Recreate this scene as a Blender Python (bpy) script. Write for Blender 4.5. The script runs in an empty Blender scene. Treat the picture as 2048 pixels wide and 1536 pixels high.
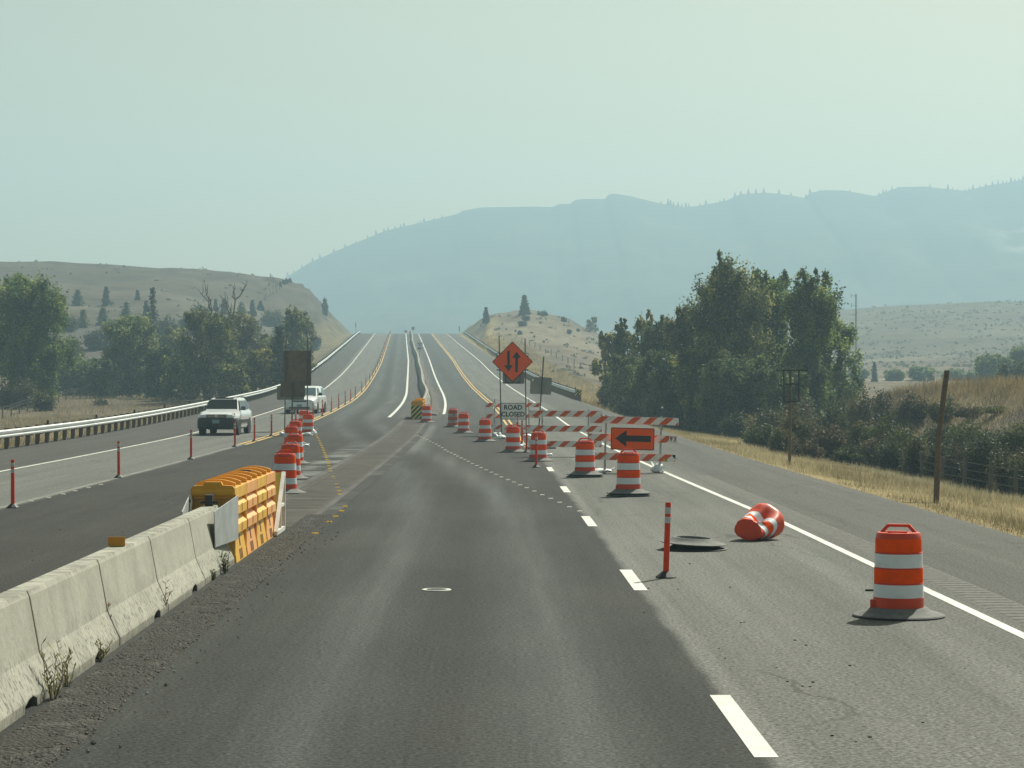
import bpy, math, random
import numpy as np

R = math.radians
scene = bpy.context.scene
col = scene.collection
random.seed(7)
rng = np.random.default_rng(7)
FOC = 4500.0            # focal length in photo pixels (2048 wide)
CAMH = 2.45

# ------------------------------------------------------------------ camera
cd = bpy.data.cameras.new("camera")
cd.sensor_width = 36.0
cd.lens = FOC / 2048 * 36.0
cd.clip_start = 0.5
cd.clip_end = 12000
cam = bpy.data.objects.new("camera", cd)
cam.location = (0, 0, CAMH)
cam.rotation_euler = (R(90), 0, 0)
col.objects.link(cam)
scene.camera = cam

# ------------------------------------------------------------------ light
SUN_EL, SUN_AZ = 47.0, 31.0         # azimuth from +Y towards +X
world = bpy.data.worlds.new("World")
scene.world = world
world.use_nodes = True
wn = world.node_tree
wn.nodes.clear()
sky = wn.nodes.new("ShaderNodeTexSky")
sky.sky_type = 'NISHITA'
sky.sun_disc = False
sky.sun_elevation = R(SUN_EL)
sky.sun_rotation = R(SUN_AZ)
sky.altitude = 1200
sky.air_density = 1.0
sky.dust_density = 6.0
sky.ozone_density = 1.0
tint = wn.nodes.new("ShaderNodeMix")
tint.data_type = 'RGBA'
tint.blend_type = 'MULTIPLY'
tint.inputs[0].default_value = 1.0
tint.inputs[7].default_value = (1.15, 0.975, 0.57, 1)
bg = wn.nodes.new("ShaderNodeBackground")
bg.inputs[1].default_value = 0.080
wo = wn.nodes.new("ShaderNodeOutputWorld")
wn.links.new(sky.outputs[0], tint.inputs[6])
wn.links.new(tint.outputs[2], bg.inputs[0])
wn.links.new(bg.outputs[0], wo.inputs[0])

sl = bpy.data.lights.new("sun", 'SUN')
sl.energy = 5.0
sl.angle = R(0.7)
sl.color = (0.97, 0.97, 0.855)
sun = bpy.data.objects.new("sun", sl)
col.objects.link(sun)
sun.rotation_euler = (R(90 - SUN_EL), 0, R(-SUN_AZ + 180))
sun.location = (30, 40, 60)
# lamp shines along local -Z; tilt so that it comes from azimuth SUN_AZ
from mathutils import Vector, Matrix
sd = Vector((math.sin(R(SUN_AZ)) * math.cos(R(SUN_EL)), math.cos(R(SUN_AZ)) * math.cos(R(SUN_EL)), math.sin(R(SUN_EL))))
sun.rotation_euler = sd.to_track_quat('Z', 'Y').to_euler()

scene.view_settings.view_transform = 'Standard'
scene.view_settings.look = 'None'
scene.view_settings.exposure = 0.43
scene.view_settings.gamma = 1.0
scene.view_settings.use_curve_mapping = False
scene.cycles.use_denoising = True
scene.cycles.max_bounces = 6
scene.cycles.volume_bounces = 0
scene.cycles.caustics_reflective = False
scene.cycles.caustics_refractive = False

HAZE_DENSITY = 0.00065
HAZE_COLOR = (0.545, 0.815, 0.985)

# ------------------------------------------------------------------ helpers
CH = {}


def link(o, parent=None):
    col.objects.link(o)
    if parent is not None:
        o.parent = parent
        CH.setdefault(parent.name, []).append(o)
    return o


def thing(name, label, cat, loc=(0, 0, 0), rotz=0.0, group=None):
    o = bpy.data.objects.new(name, None)
    o.empty_display_size = 0.2
    o.location = loc
    o.rotation_euler = (0, 0, rotz)
    o['label'] = label
    o['category'] = cat
    if group:
        o['group'] = group
    return link(o)


def tag(o, label, cat, group=None):
    o['label'] = label
    o['category'] = cat
    if group:
        o['group'] = group
    return o


def dup(root, loc, rotz=0.0, label=None, group=None, skip=()):
    r = root.copy()
    r.location = loc
    r.rotation_euler = (0, 0, rotz)
    if label:
        r['label'] = label
    if group:
        r['group'] = group
    link(r)
    for c in CH.get(root.name, []):
        if c.name.split('.')[0] in skip:
            continue
        k = c.copy()
        link(k, r)
        for g in CH.get(c.name, []):
            link(g.copy(), k)
    return r


def fastmesh(name, V, F, smooth=False):
    V = np.asarray(V, dtype=np.float32)
    F = np.asarray(F, dtype=np.int32)
    k = F.shape[1]
    me = bpy.data.meshes.new(name)
    me.vertices.add(len(V))
    me.vertices.foreach_set("co", V.ravel())
    me.loops.add(F.size)
    me.loops.foreach_set("vertex_index", F.ravel())
    me.polygons.add(len(F))
    me.polygons.foreach_set("loop_start", np.arange(0, F.size, k, dtype=np.int32))
    me.update(calc_edges=True)
    me.polygons.foreach_set("use_smooth", np.full(len(F), smooth, dtype=bool))
    me.validate()
    return me


def attr(me, name, data, kind='FLOAT'):
    a = me.attributes.new(name, kind, 'POINT')
    key = {'FLOAT': 'value', 'FLOAT_VECTOR': 'vector', 'FLOAT_COLOR': 'color'}[kind]
    a.data.foreach_set(key, np.asarray(data, dtype=np.float32).ravel())


class MB:
    """collects shapes and links them as one mesh object"""

    def __init__(self):
        self.V, self.F, self.M = [], [], []

    def add(self, verts, faces, mi=0):
        b = len(self.V)
        self.V += [tuple(v) for v in verts]
        for f in faces:
            self.F.append(tuple(b + i for i in f))
            self.M.append(mi)
        return self

    def box(self, c, s, mi=0, rot=None):
        x, y, z = s[0] / 2, s[1] / 2, s[2] / 2
        vs = [Vector(p) for p in ((-x, -y, -z), (x, -y, -z), (x, y, -z), (-x, y, -z), (-x, -y, z), (x, -y, z), (x, y, z), (-x, y, z))]
        if rot is not None:
            vs = [rot @ v for v in vs]
        vs = [(v[0] + c[0], v[1] + c[1], v[2] + c[2]) for v in vs]
        return self.add(vs, [(0, 3, 2, 1), (4, 5, 6, 7), (0, 1, 5, 4), (1, 2, 6, 5), (2, 3, 7, 6), (3, 0, 4, 7)], mi)

    def bar(self, a, b, w, h=None, mi=0):
        """square bar from point a to point b"""
        h = h or w
        a, b = Vector(a), Vector(b)
        d = b - a
        q = d.to_track_quat('Z', 'Y').to_matrix()
        return self.box((a + b) / 2, (w, h, d.length), mi, q)

    def tube(self, pts, rad, n=6, mi=0, cap=True):
        pts = [Vector(p) for p in pts]
        if not hasattr(rad, '__len__'):
            rad = [rad] * len(pts)
        rings = []
        for i, p in enumerate(pts):
            d = pts[min(i + 1, len(pts) - 1)] - pts[max(i - 1, 0)]
            if d.length < 1e-9:
                d = Vector((0, 0, 1))
            q = d.to_track_quat('Z', 'Y').to_matrix()
            rings.append([p + q @ Vector((rad[i] * math.cos(2 * math.pi * k / n), rad[i] * math.sin(2 * math.pi * k / n), 0)) for k in range(n)])
        return self.loft(rings, mi, cap)

    def loft(self, rings, mi=0, cap=True):
        n = len(rings[0])
        vs = [v for r in rings for v in r]
        fs = []
        for i in range(len(rings) - 1):
            for k in range(n):
                fs.append((i * n + k, i * n + (k + 1) % n, (i + 1) * n + (k + 1) % n, (i + 1) * n + k))
        if cap:
            fs.append(tuple(range(n - 1, -1, -1)))
            fs.append(tuple((len(rings) - 1) * n + k for k in range(n)))
        return self.add(vs, fs, mi)

    def lathe(self, prof, n=24, mi=0, cap=(True, True), c=(0, 0, 0)):
        rings = [[(c[0] + r * math.cos(2 * math.pi * k / n), c[1] + r * math.sin(2 * math.pi * k / n), c[2] + z) for k in range(n)] for r, z in prof]
        m = len(prof)
        vs = [v for r in rings for v in r]
        fs = []
        for i in range(m - 1):
            for k in range(n):
                fs.append((i * n + k, i * n + (k + 1) % n, (i + 1) * n + (k + 1) % n, (i + 1) * n + k))
        if cap[0]:
            fs.append(tuple(range(n - 1, -1, -1)))
        if cap[1]:
            fs.append(tuple((m - 1) * n + k for k in range(n)))
        return self.add(vs, fs, mi)

    def plate(self, poly, y0, y1, mi=0, mi_side=None):
        """polygon in x,z (counter-clockwise seen from -Y) given a thickness along y"""
        n = len(poly)
        vs = [(p[0], y0, p[1]) for p in poly] + [(p[0], y1, p[1]) for p in poly]
        self.add(vs, [tuple(range(n))], mi)
        ms = mi if mi_side is None else mi_side
        b = len(self.V) - 2 * n
        for f in [tuple(range(2 * n - 1, n - 1, -1))] + [(k, n + k, n + (k + 1) % n, (k + 1) % n) for k in range(n)]:
            self.F.append(tuple(b + i for i in f))
            self.M.append(ms)
        return self

    def build(self, name, mats, parent=None, smooth=None, loc=None):
        me = bpy.data.meshes.new(name)
        me.from_pydata(self.V, [], self.F)
        if not isinstance(mats, (list, tuple)):
            mats = [mats]
        for m in mats:
            me.materials.append(m)
        if len(mats) > 1:
            me.polygons.foreach_set("material_index", np.array(self.M, dtype=np.int32))
        if smooth:
            me.polygons.foreach_set("use_smooth", np.full(len(me.polygons), True, dtype=bool))
            me.set_sharp_from_angle(angle=R(smooth))
        me.update()
        o = bpy.data.objects.new(name, me)
        if loc:
            o.location = loc
        return link(o, parent)


def clip(poly, a, b, c):
    """keep the part of a convex polygon with a*x+b*z <= c"""
    out = []
    for i in range(len(poly)):
        p, q = poly[i], poly[(i + 1) % len(poly)]
        fp, fq = a * p[0] + b * p[1] - c, a * q[0] + b * q[1] - c
        if fp <= 0:
            out.append(p)
        if fp * fq < 0:
            t = fp / (fp - fq)
            out.append((p[0] + t * (q[0] - p[0]), p[1] + t * (q[1] - p[1])))
    return out


def stripes(mb, x0, x1, z0, z1, y, period, duty, ang, mi, shift=0.0, th=0.003):
    """diagonal stripes clipped to a rectangle, each a thin plate"""
    a, b = math.cos(ang), -math.sin(ang)
    rect = [(x0, z0), (x1, z0), (x1, z1), (x0, z1)]
    cs = [a * p[0] + b * p[1] for p in rect]
    k = math.floor((min(cs) - shift) / period) - 1
    while k * period + shift < max(cs):
        lo = k * period + shift
        p = clip(clip(rect, a, b, lo + period * duty), -a, -b, -lo)
        if len(p) >= 3:
            mb.plate(p, y, y + th, mi)
        k += 1


def rrect(w, h, r, n=4, cx=0, cz=0):
    pts = []
    for sx, sz, a0 in ((1, -1, -90), (1, 1, 0), (-1, 1, 90), (-1, -1, 180)):
        for k in range(n + 1):
            a = R(a0 + 90 * k / n)
            pts.append((cx + sx * (w / 2 - r) + r * math.cos(a), cz + sz * (h / 2 - r) + r * math.sin(a)))
    return pts


def text_part(s, size, mat, parent, loc, bold=0.012, name='lettering', sx=1.0):
    cu = bpy.data.curves.new(name, 'FONT')
    cu.body = s
    cu.size = size
    cu.align_x = 'CENTER'
    cu.align_y = 'CENTER'
    cu.offset = bold * size
    cu.extrude = 0.001
    cu.resolution_u = 3
    t = bpy.data.objects.new('tmp', cu)
    col.objects.link(t)
    dg = bpy.context.evaluated_depsgraph_get()
    me = bpy.data.meshes.new_from_object(t.evaluated_get(dg))
    bpy.data.objects.remove(t)
    me.materials.clear()
    me.materials.append(mat)
    o = bpy.data.objects.new(name, me)
    o.location = loc
    o.rotation_euler = (R(90), 0, 0)
    o.scale = (sx, 1, 1)
    return link(o, parent)


# ------------------------------------------------------------------ node helpers
class NT:
    def __init__(self, name):
        self.m = bpy.data.materials.new(name)
        self.m.use_nodes = True
        self.t = self.m.node_tree
        self.t.nodes.clear()
        self.out = self.t.nodes.new("ShaderNodeOutputMaterial")

    def new(self, kind):
        return self.t.nodes.new(kind)

    def put(self, sock, v):
        if isinstance(v, bpy.types.NodeSocket):
            self.t.links.new(v, sock)
        elif v is not None:
            if hasattr(v, '__len__') and len(v) == 3 and sock.type == 'RGBA':
                v = (*v, 1)
            sock.default_value = v

    def math(self, op, a, b=None, c=None):
        n = self.new("ShaderNodeMath")
        n.operation = op
        self.put(n.inputs[0], a)
        self.put(n.inputs[1], b)
        self.put(n.inputs[2], c)
        return n.outputs[0]

    def mul(self, a, b): return self.math('MULTIPLY', a, b)
    def addv(self, a, b): return self.math('ADD', a, b)
    def sub(self, a, b): return self.math('SUBTRACT', a, b)

    def step(self, x, a, b, lo=0.0, hi=1.0):
        n = self.new("ShaderNodeMapRange")
        n.interpolation_type = 'SMOOTHSTEP'
        self.put(n.inputs[0], x)
        self.put(n.inputs[1], a)
        self.put(n.inputs[2], b)
        self.put(n.inputs[3], lo)
        self.put(n.inputs[4], hi)
        return n.outputs[0]

    def lin(self, x, a, b, lo=0.0, hi=1.0):
        n = self.new("ShaderNodeMapRange")
        self.put(n.inputs[0], x)
        self.put(n.inputs[1], a)
        self.put(n.inputs[2], b)
        self.put(n.inputs[3], lo)
        self.put(n.inputs[4], hi)
        return n.outputs[0]

    def band(self, x, a, b, w):
        return self.mul(self.step(x, a - w, a + w), self.step(x, b - w, b + w, 1.0, 0.0))

    def gauss(self, x, c, w):
        d = self.math('DIVIDE', self.sub(x, c), w)
        return self.math('POWER', 2.718, self.mul(self.mul(d, d), -1.0))

    def mix(self, f, a, b, mode='MIX'):
        n = self.new("ShaderNodeMix")
        n.data_type = 'RGBA'
        n.blend_type = mode
        self.put(n.inputs[0], f)
        self.put(n.inputs[6], a)
        self.put(n.inputs[7], b)
        return n.outputs[2]

    def noise(self, vec, scale, detail=3.0, rough=0.55, dist=0.0):
        n = self.new("ShaderNodeTexNoise")
        self.put(n.inputs['Vector'], vec)
        n.inputs['Scale'].default_value = scale
        n.inputs['Detail'].default_value = detail
        n.inputs['Roughness'].default_value = rough
        n.inputs['Distortion'].default_value = dist
        return n.outputs[0]

    def voronoi(self, vec, scale, feature='F1'):
        n = self.new("ShaderNodeTexVoronoi")
        n.feature = feature
        self.put(n.inputs['Vector'], vec)
        n.inputs['Scale'].default_value = scale
        return n.outputs[0]

    def coord(self, kind='Object'):
        return self.new("ShaderNodeTexCoord").outputs[kind]

    def scale3(self, vec, s):
        n = self.new("ShaderNodeVectorMath")
        n.operation = 'MULTIPLY'
        self.put(n.inputs[0], vec)
        n.inputs[1].default_value = s
        return n.outputs[0]

    def geo(self, out='Position'):
        return self.new("ShaderNodeNewGeometry").outputs[out]

    def attr(self, name, out='Vector'):
        n = self.new("ShaderNodeAttribute")
        n.attribute_name = name
        return n.outputs[out]

    def bump(self, h, strength=0.3, dist=0.02):
        n = self.new("ShaderNodeBump")
        n.inputs['Strength'].default_value = strength
        n.inputs['Distance'].default_value = dist
        self.put(n.inputs['Height'], h)
        return n.outputs[0]

    def surf(self, color, rough=0.6, metal=0.0, spec=0.5, normal=None, transl=0.0, coat=0.0):
        p = self.new("ShaderNodeBsdfPrincipled")
        self.put(p.inputs['Base Color'], color)
        self.put(p.inputs['Roughness'], rough)
        self.put(p.inputs['Metallic'], metal)
        self.put(p.inputs['Specular IOR Level'], spec)
        self.put(p.inputs['Coat Weight'], coat)
        if normal is not None:
            self.put(p.inputs['Normal'], normal)
        sh = p.outputs[0]
        if transl:
            tr = self.new("ShaderNodeBsdfTranslucent")
            self.put(tr.inputs[0], color)
            mx = self.new("ShaderNodeMixShader")
            mx.inputs[0].default_value = transl
            self.t.links.new(sh, mx.inputs[1])
            self.t.links.new(tr.outputs[0], mx.inputs[2])
            sh = mx.outputs[0]
        self.t.links.new(sh, self.out.inputs[0])
        return self.m


def mk(name, c, rough=0.55, var=0.15, scale=6.0, bump=0.0, spec=0.5, metal=0.0, dirt=None, dirt_amt=0.0, coat=0.0, transl=0.0, world=False):
    t = NT(name)
    co = t.geo() if world else t.coord()
    n = t.noise(co, scale, 4.0)
    k = t.lin(n, 0.3, 0.7, 1 - var, 1 + var)
    cc = t.mix(1.0, c, (1, 1, 1), 'MIX')
    sc = t.new("ShaderNodeVectorMath")
    sc.operation = 'SCALE'
    sc.inputs[0].default_value = c
    t.put(sc.inputs['Scale'], k)
    cc = sc.outputs[0]
    if dirt is not None:
        d = t.step(t.noise(co, scale * 0.6, 5.0, 0.65), 0.48, 0.72, 0.0, dirt_amt)
        cc = t.mix(d, cc, dirt)
    nrm = t.bump(t.noise(co, scale * 6, 3.0), bump, 0.01) if bump else None
    return t.surf(cc, rough, metal, spec, nrm, transl, coat)


M = {}
M['orange'] = mk('orange_plastic', (0.68, 0.050, 0.010), 0.42, 0.10, 5, 0.05, dirt=(0.34, 0.06, 0.03), dirt_amt=0.3, spec=0.45)
M['orange_band'] = mk('orange_reflective', (1.0, 0.095, 0.002), 0.5, 0.10, 8, dirt=(0.55, 0.06, 0.02), dirt_amt=0.25, spec=0.02)
M['white_band'] = mk('white_reflective', (0.78, 0.81, 0.86), 0.4, 0.05, 6, dirt=(0.38, 0.37, 0.36), dirt_amt=0.4)
M['dirty_white'] = mk('dirty_white_reflective', (0.44, 0.42, 0.39), 0.55, 0.18, 9, dirt=(0.14, 0.12, 0.11), dirt_amt=0.9)
M['dirty_orange'] = mk('dirty_orange_reflective', (0.50, 0.085, 0.035), 0.55, 0.18, 9, dirt=(0.2, 0.1, 0.08), dirt_amt=0.7)
M['drum_rubber'] = mk('dusty_rubber', (0.150, 0.152, 0.142), 0.85, 0.25, 9, 0.2, dirt=(0.06, 0.06, 0.06), dirt_amt=0.7)
M['rubber'] = mk('black_rubber', (0.018, 0.018, 0.019), 0.6, 0.3, 12, 0.1)
M['post_orange'] = mk('orange_post', (0.70, 0.055, 0.014), 0.45, 0.12, 6, dirt=(0.3, 0.06, 0.03), dirt_amt=0.5, spec=0.18)
M['silver_tape'] = mk('silver_tape', (0.50, 0.50, 0.51), 0.35, 0.15, 20)
M['steel'] = mk('galvanised_steel', (0.42, 0.43, 0.43), 0.42, 0.12, 6, metal=0.6, dirt=(0.25, 0.25, 0.25), dirt_amt=0.4)
M['rail_steel'] = mk('guardrail_steel', (0.62, 0.64, 0.64), 0.36, 0.08, 0.7, metal=0.55, dirt=(0.35, 0.34, 0.32), dirt_amt=0.4)
M['post_steel'] = mk('sign_post_steel', (0.10, 0.105, 0.10), 0.5, 0.2, 8, metal=0.4)
M['frame_steel'] = mk('dark_frame_steel', (0.04, 0.04, 0.042), 0.55, 0.2, 8, metal=0.3)
M['alu'] = mk('sign_back_aluminium', (0.25, 0.255, 0.24), 0.6, 0.08, 3, metal=0.3)
M['ply'] = mk('sign_back_plywood', (0.165, 0.135, 0.105), 0.75, 0.18, 4, dirt=(0.1, 0.085, 0.07), dirt_amt=0.5)
M['sign_orange'] = mk('orange_sign_face', (0.98, 0.115, 0.006), 0.45, 0.05, 3, spec=0.18)
M['black'] = mk('black_sign_paint', (0.012, 0.012, 0.013), 0.5, 0.2, 8)
M['white_paint'] = mk('white_sign_face', (0.88, 0.89, 0.90), 0.45, 0.05, 3, dirt=(0.5, 0.5, 0.48), dirt_amt=0.3)
M['rail_white'] = mk('barricade_white', (0.84, 0.84, 0.82), 0.5, 0.08, 4, dirt=(0.42, 0.40, 0.36), dirt_amt=0.4)
M['rail_orange'] = mk('barricade_orange', (0.70, 0.105, 0.015), 0.5, 0.14, 5, dirt=(0.35, 0.1, 0.04), dirt_amt=0.4)
M['red_print'] = mk('red_print', (0.45, 0.03, 0.03), 0.5, 0.1)
M['yellow_tape'] = mk('faded_yellow_tape', (0.50, 0.38, 0.04), 0.5, 0.2)
M['cushion'] = mk('yellow_plastic', (0.80, 0.45, 0.06), 0.42, 0.10, 3, 0.05, dirt=(0.55, 0.30, 0.10), dirt_amt=0.45)
M['cushion_peach'] = mk('sun_faded_orange_plastic', (0.84, 0.40, 0.13), 0.45, 0.10, 3, 0.05, dirt=(0.55, 0.30, 0.14), dirt_amt=0.45)
M['lid'] = mk('orange_lid_plastic', (0.72, 0.35, 0.02), 0.36, 0.08, 3, dirt=(0.5, 0.2, 0.03), dirt_amt=0.3)
M['slot_shade'] = mk('painted_slot_shade', (0.10, 0.035, 0.008), 0.8, 0.2)  # orange plastic darkened to brown: shade of the openings put into the colour
M['plate'] = mk('transition_plate', (0.50, 0.52, 0.52), 0.45, 0.10, 4, metal=0.35, dirt=(0.35, 0.35, 0.34), dirt_amt=0.5)
M['white_frame'] = mk('white_frame_paint', (0.70, 0.70, 0.66), 0.5, 0.08, 6, dirt=(0.4, 0.36, 0.3), dirt_amt=0.4)
M['hazard_yellow'] = mk('hazard_yellow', (0.72, 0.60, 0.12), 0.5, 0.1)
M['amber'] = mk('amber_reflector', (0.65, 0.27, 0.015), 0.3, 0.1)
M['bag'] = mk('white_sandbag', (0.72, 0.76, 0.76), 0.4, 0.10, 5, 0.2, dirt=(0.45, 0.45, 0.42), dirt_amt=0.4)
M['wood'] = mk('weathered_wood', (0.14, 0.11, 0.085), 0.85, 0.3, 14, 0.4)
M['wood_grey'] = mk('grey_fence_wood', (0.13, 0.112, 0.092), 0.9, 0.3, 10, 0.3)
M['wire'] = mk('fence_wire', (0.10, 0.09, 0.08), 0.7, 0.1, metal=0.2)
M['white_line'] = mk('white_road_paint', (0.58, 0.58, 0.53), 0.6, 0.14, 1.4, dirt=(0.32, 0.31, 0.28), dirt_amt=0.5, world=True)
M['yellow_line'] = mk('yellow_road_paint', (0.58, 0.35, 0.06), 0.6, 0.12, 0.8, dirt=(0.3, 0.22, 0.1), dirt_amt=0.45, world=True)
M['faded_line'] = mk('removed_line_scar', (0.15, 0.145, 0.13), 0.8, 0.3, 1.2, world=True)
M['tab_yellow'] = mk('yellow_tab_plastic', (0.90, 0.74, 0.20), 0.5, 0.08, transl=0.6)
M['tab_white'] = mk('white_tab_plastic', (0.84, 0.84, 0.80), 0.5, 0.08, transl=0.6)
M['bark'] = mk('bark', (0.10, 0.085, 0.068), 0.9, 0.3, 3, 0.4)
M['dead_bark'] = mk('dead_grey_bark', (0.14, 0.125, 0.11), 0.9, 0.3, 3, 0.3)
M['silver_paint'] = mk('silver_car_paint', (0.70, 0.72, 0.73), 0.28, 0.03, 2, metal=0.12, coat=0.6)
M['white_car'] = mk('white_car_paint', (0.74, 0.76, 0.76), 0.3, 0.03, 2, coat=0.6)
M['cladding'] = mk('dark_cladding', (0.022, 0.026, 0.028), 0.55, 0.15, 5)
M['glass'] = mk('car_glass', (0.020, 0.028, 0.030), 0.08, 0.1, 1.5, spec=0.16)
M['van_glass'] = mk('van_glass', (0.06, 0.11, 0.12), 0.06, 0.1, 1.5, spec=0.5)
M['lamp_glass'] = mk('headlight_lens', (0.60, 0.61, 0.58), 0.15, 0.15, 8, coat=1.0)
M['chrome'] = mk('chrome', (0.6, 0.6, 0.6), 0.15, 0.05, metal=0.9)
M['plate_blue'] = mk('licence_plate', (0.22, 0.30, 0.36), 0.5, 0.15, 30)
M['mirror_plastic'] = mk('mirror_grey_plastic', (0.11, 0.12, 0.13), 0.45, 0.05)
M['tyre'] = mk('tyre', (0.014, 0.014, 0.015), 0.8, 0.2, 10)
M['rim'] = mk('alloy_rim', (0.5, 0.5, 0.5), 0.35, 0.1, metal=0.7)
M['pebble'] = mk('pebbles', (0.12, 0.115, 0.105), 0.9, 0.5, 11, world=True)
M['debris'] = mk('dark_debris', (0.015, 0.014, 0.013), 0.8, 0.3)
M['weed'] = mk('dry_weed', (0.21, 0.19, 0.08), 0.8, 0.35, 6, transl=0.3)
M['weed_brown'] = mk('brown_weed', (0.20, 0.12, 0.06), 0.8, 0.35, 6, transl=0.3)
M['weed_green'] = mk('green_weed', (0.10, 0.115, 0.05), 0.8, 0.35, 6, transl=0.3)
M['mast'] = mk('mast_paint', (0.2, 0.2, 0.2), 0.5, 0.1)

# ------------------------------------------------------------------ noise and the lie of the land
_tab = rng.random((257, 257))
_tab[256, :] = _tab[0, :]
_tab[:, 256] = _tab[:, 0]


def vnoise(x, y):
    xi = np.floor(x)
    yi = np.floor(y)
    fx, fy = x - xi, y - yi
    fx = fx * fx * (3 - 2 * fx)
    fy = fy * fy * (3 - 2 * fy)
    i = xi.astype(int) % 256
    j = yi.astype(int) % 256
    a = _tab[i, j] * (1 - fx) + _tab[i + 1, j] * fx
    b = _tab[i, j + 1] * (1 - fx) + _tab[i + 1, j + 1] * fx
    return a * (1 - fy) + b * fy


def fbm(x, y, oct=4):
    s, a, t = 0.0, 0.5, 0.0
    for k in range(oct):
        s = s + a * vnoise(x * 2 ** k + 17.3 * k, y * 2 ** k + 5.1 * k)
        t += a
        a *= 0.5
    return s / t


def sstep(x, a, b):
    t = np.clip((np.asarray(x, float) - a) / (b - a), 0, 1)
    return t * t * (3 - 2 * t)


# road height along the view: smooth curve through surveyed points, stored every 2 m
_zd = np.array([-200, 0, 50, 70, 85, 103, 127, 160, 190, 225, 276, 339, 400, 452, 520, 580, 612, 640, 670, 720, 800, 1000, 2600])
_zz = np.array([0, 0, 0, .01, .06, .14, .40, .84, 1.24, 1.95, 3.5, 5.95, 8.3, 10.25, 12.9, 15.2, 16.2, 16.6, 16.5, 15.3, 12, 8, 4.0])
_ds = np.arange(-200, 2600, 2.0)
_zs = np.interp(_ds, _zd, _zz)
for _ in range(3):
    k = np.ones(9) / 9
    _zs = np.convolve(np.pad(_zs, 4, mode='edge'), k, 'valid')


def Z(d): return np.interp(d, _ds, _zs)


S0, S1 = -0.0116, -0.0487
_slope = np.interp(_ds, [90, 215], [S0, S1])
_mm = np.concatenate([[0], np.cumsum((_slope[1:] + _slope[:-1]) * 1.0)])
_mm = _mm - np.interp(0, _ds, _mm) - 3.35


def Mx(d): return np.interp(d, _ds, _mm)


def P(d, off, dz=0.0): return (float(Mx(d) + off), float(d), float(Z(d) + dz))


L1 = lambda d: np.interp(d, [200, 330], [-10.2, -9.6])
L2 = lambda d: np.interp(d, [200, 330], [-6.2, -5.5])
L3 = lambda d: np.interp(d, [133, 190, 225, 339], [-2.1, -2.0, -1.85, -1.4])
L4 = lambda d: np.interp(d, [140, 225, 339, 452], [1.1, 1.5, 1.8, 1.9])
L5 = lambda d: np.interp(d, [190, 339], [4.7, 5.4])
L6 = lambda d: np.interp(d, [0, 40, 62, 87, 119, 160, 225, 339], [8.55, 8.6, 8.3, 8.0, 7.75, 8.0, 8.7, 9.3])
EDGE_L, EDGE_R = -14.7, 11.9

TLd = [60, 160, 200, 235, 290, 330, 400, 480, 560, 620, 700, 1000, 2600]
TLu = [-400, 0, 300, 450, 540, 600, 640, 720]
TL = np.array([
    [-.8, -.8, -.5, .7, 1.4, 6.0, 13.4, 21, 30, 39.0, 41, 30, 5],
    [-.8, -.8, -.5, .7, 1.4, 6.0, 13.4, 21, 30, 36.6, 38, 30, 5],
    [-.8, -.8, -.5, .7, 1.5, 5.5, 12.6, 20, 28.5, 34.8, 35, 28, 5],
    [-.8, -.8, -.5, .7, 1.5, 4.5, 11.0, 18, 26, 33.3, 32, 25, 5],
    [-.8, -.8, -.4, .7, 1.6, 3.5, 8.5, 14, 23, 32.0, 30, 25, 5],
    [-.8, -.8, -.4, .7, 1.6, 3.0, 6.5, 12, 20, 30.0, 28, 22, 5],
    [-.8, -.8, -.4, .7, 1.6, 3.0, 6.5, 11.5, 20, 28.0, 26, 20, 5],
    [-.8, -.8, -.3, 0.8, 1.8, 3.5, 6.5, 10, 18, 26.0, 24, 20, 5]]).T
TRd = [60, 190, 250, 300, 400, 480, 540, 580, 620, 750, 900, 1000, 1300, 2600]
TRu = [900, 1000, 1060, 1120, 1180, 1240, 1350, 1500, 1650, 1800, 2048, 2600]
TR = np.array([
    [0, 1.0, 2.2, 3.6, 8.0, 12, 16.5, 18.5, 18, 10, 8, 6, 5, 5],
    [0, 0.5, 1.9, 3.4, 7.8, 13, 18.8, 20.3, 19, 10, 8, 6, 5, 5],
    [0, -.3, 1.5, 3.1, 7.4, 13, 19.3, 21.2, 20, 10, 8, 6, 5, 5],
    [0, -.8, 1.2, 2.9, 6.8, 12, 17.3, 19.6, 18, 10, 8, 6, 5, 5],
    [0, -1.0, 0.9, 2.6, 6.0, 10, 14.3, 16.5, 15, 10, 9, 8, 5, 5],
    [0, -1.2, .5, 2.0, 4.0, 7, 9.0, 10.5, 10, 10, 12, 10, 5, 5],
    [0, -1.5, 0, 1.0, 3.0, 4, 5, 5.5, 6, 10, 20, 18, 8, 5],
    [0, -1.5, 0, 1.0, 3.0, 4, 5, 6.5, 8, 18, 27, 26, 10, 5],
    [0, -1.0, .4, 1.4, 3.0, 5, 6.5, 8, 9.5, 20, 31.6, 30, 12, 5],
    [0, 0.8, 1, 1.4, 3.3, 5.5, 7.5, 9, 11, 22, 34, 32, 14, 5],
    [0, 0.8, 1, 1.5, 3.3, 5.8, 8, 10, 12, 23, 35.3, 34, 15, 5],
    [0, 0.8, 1, 1.5, 3.3, 6, 8, 10, 12, 24, 36.5, 36, 16, 5]]).T


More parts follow.
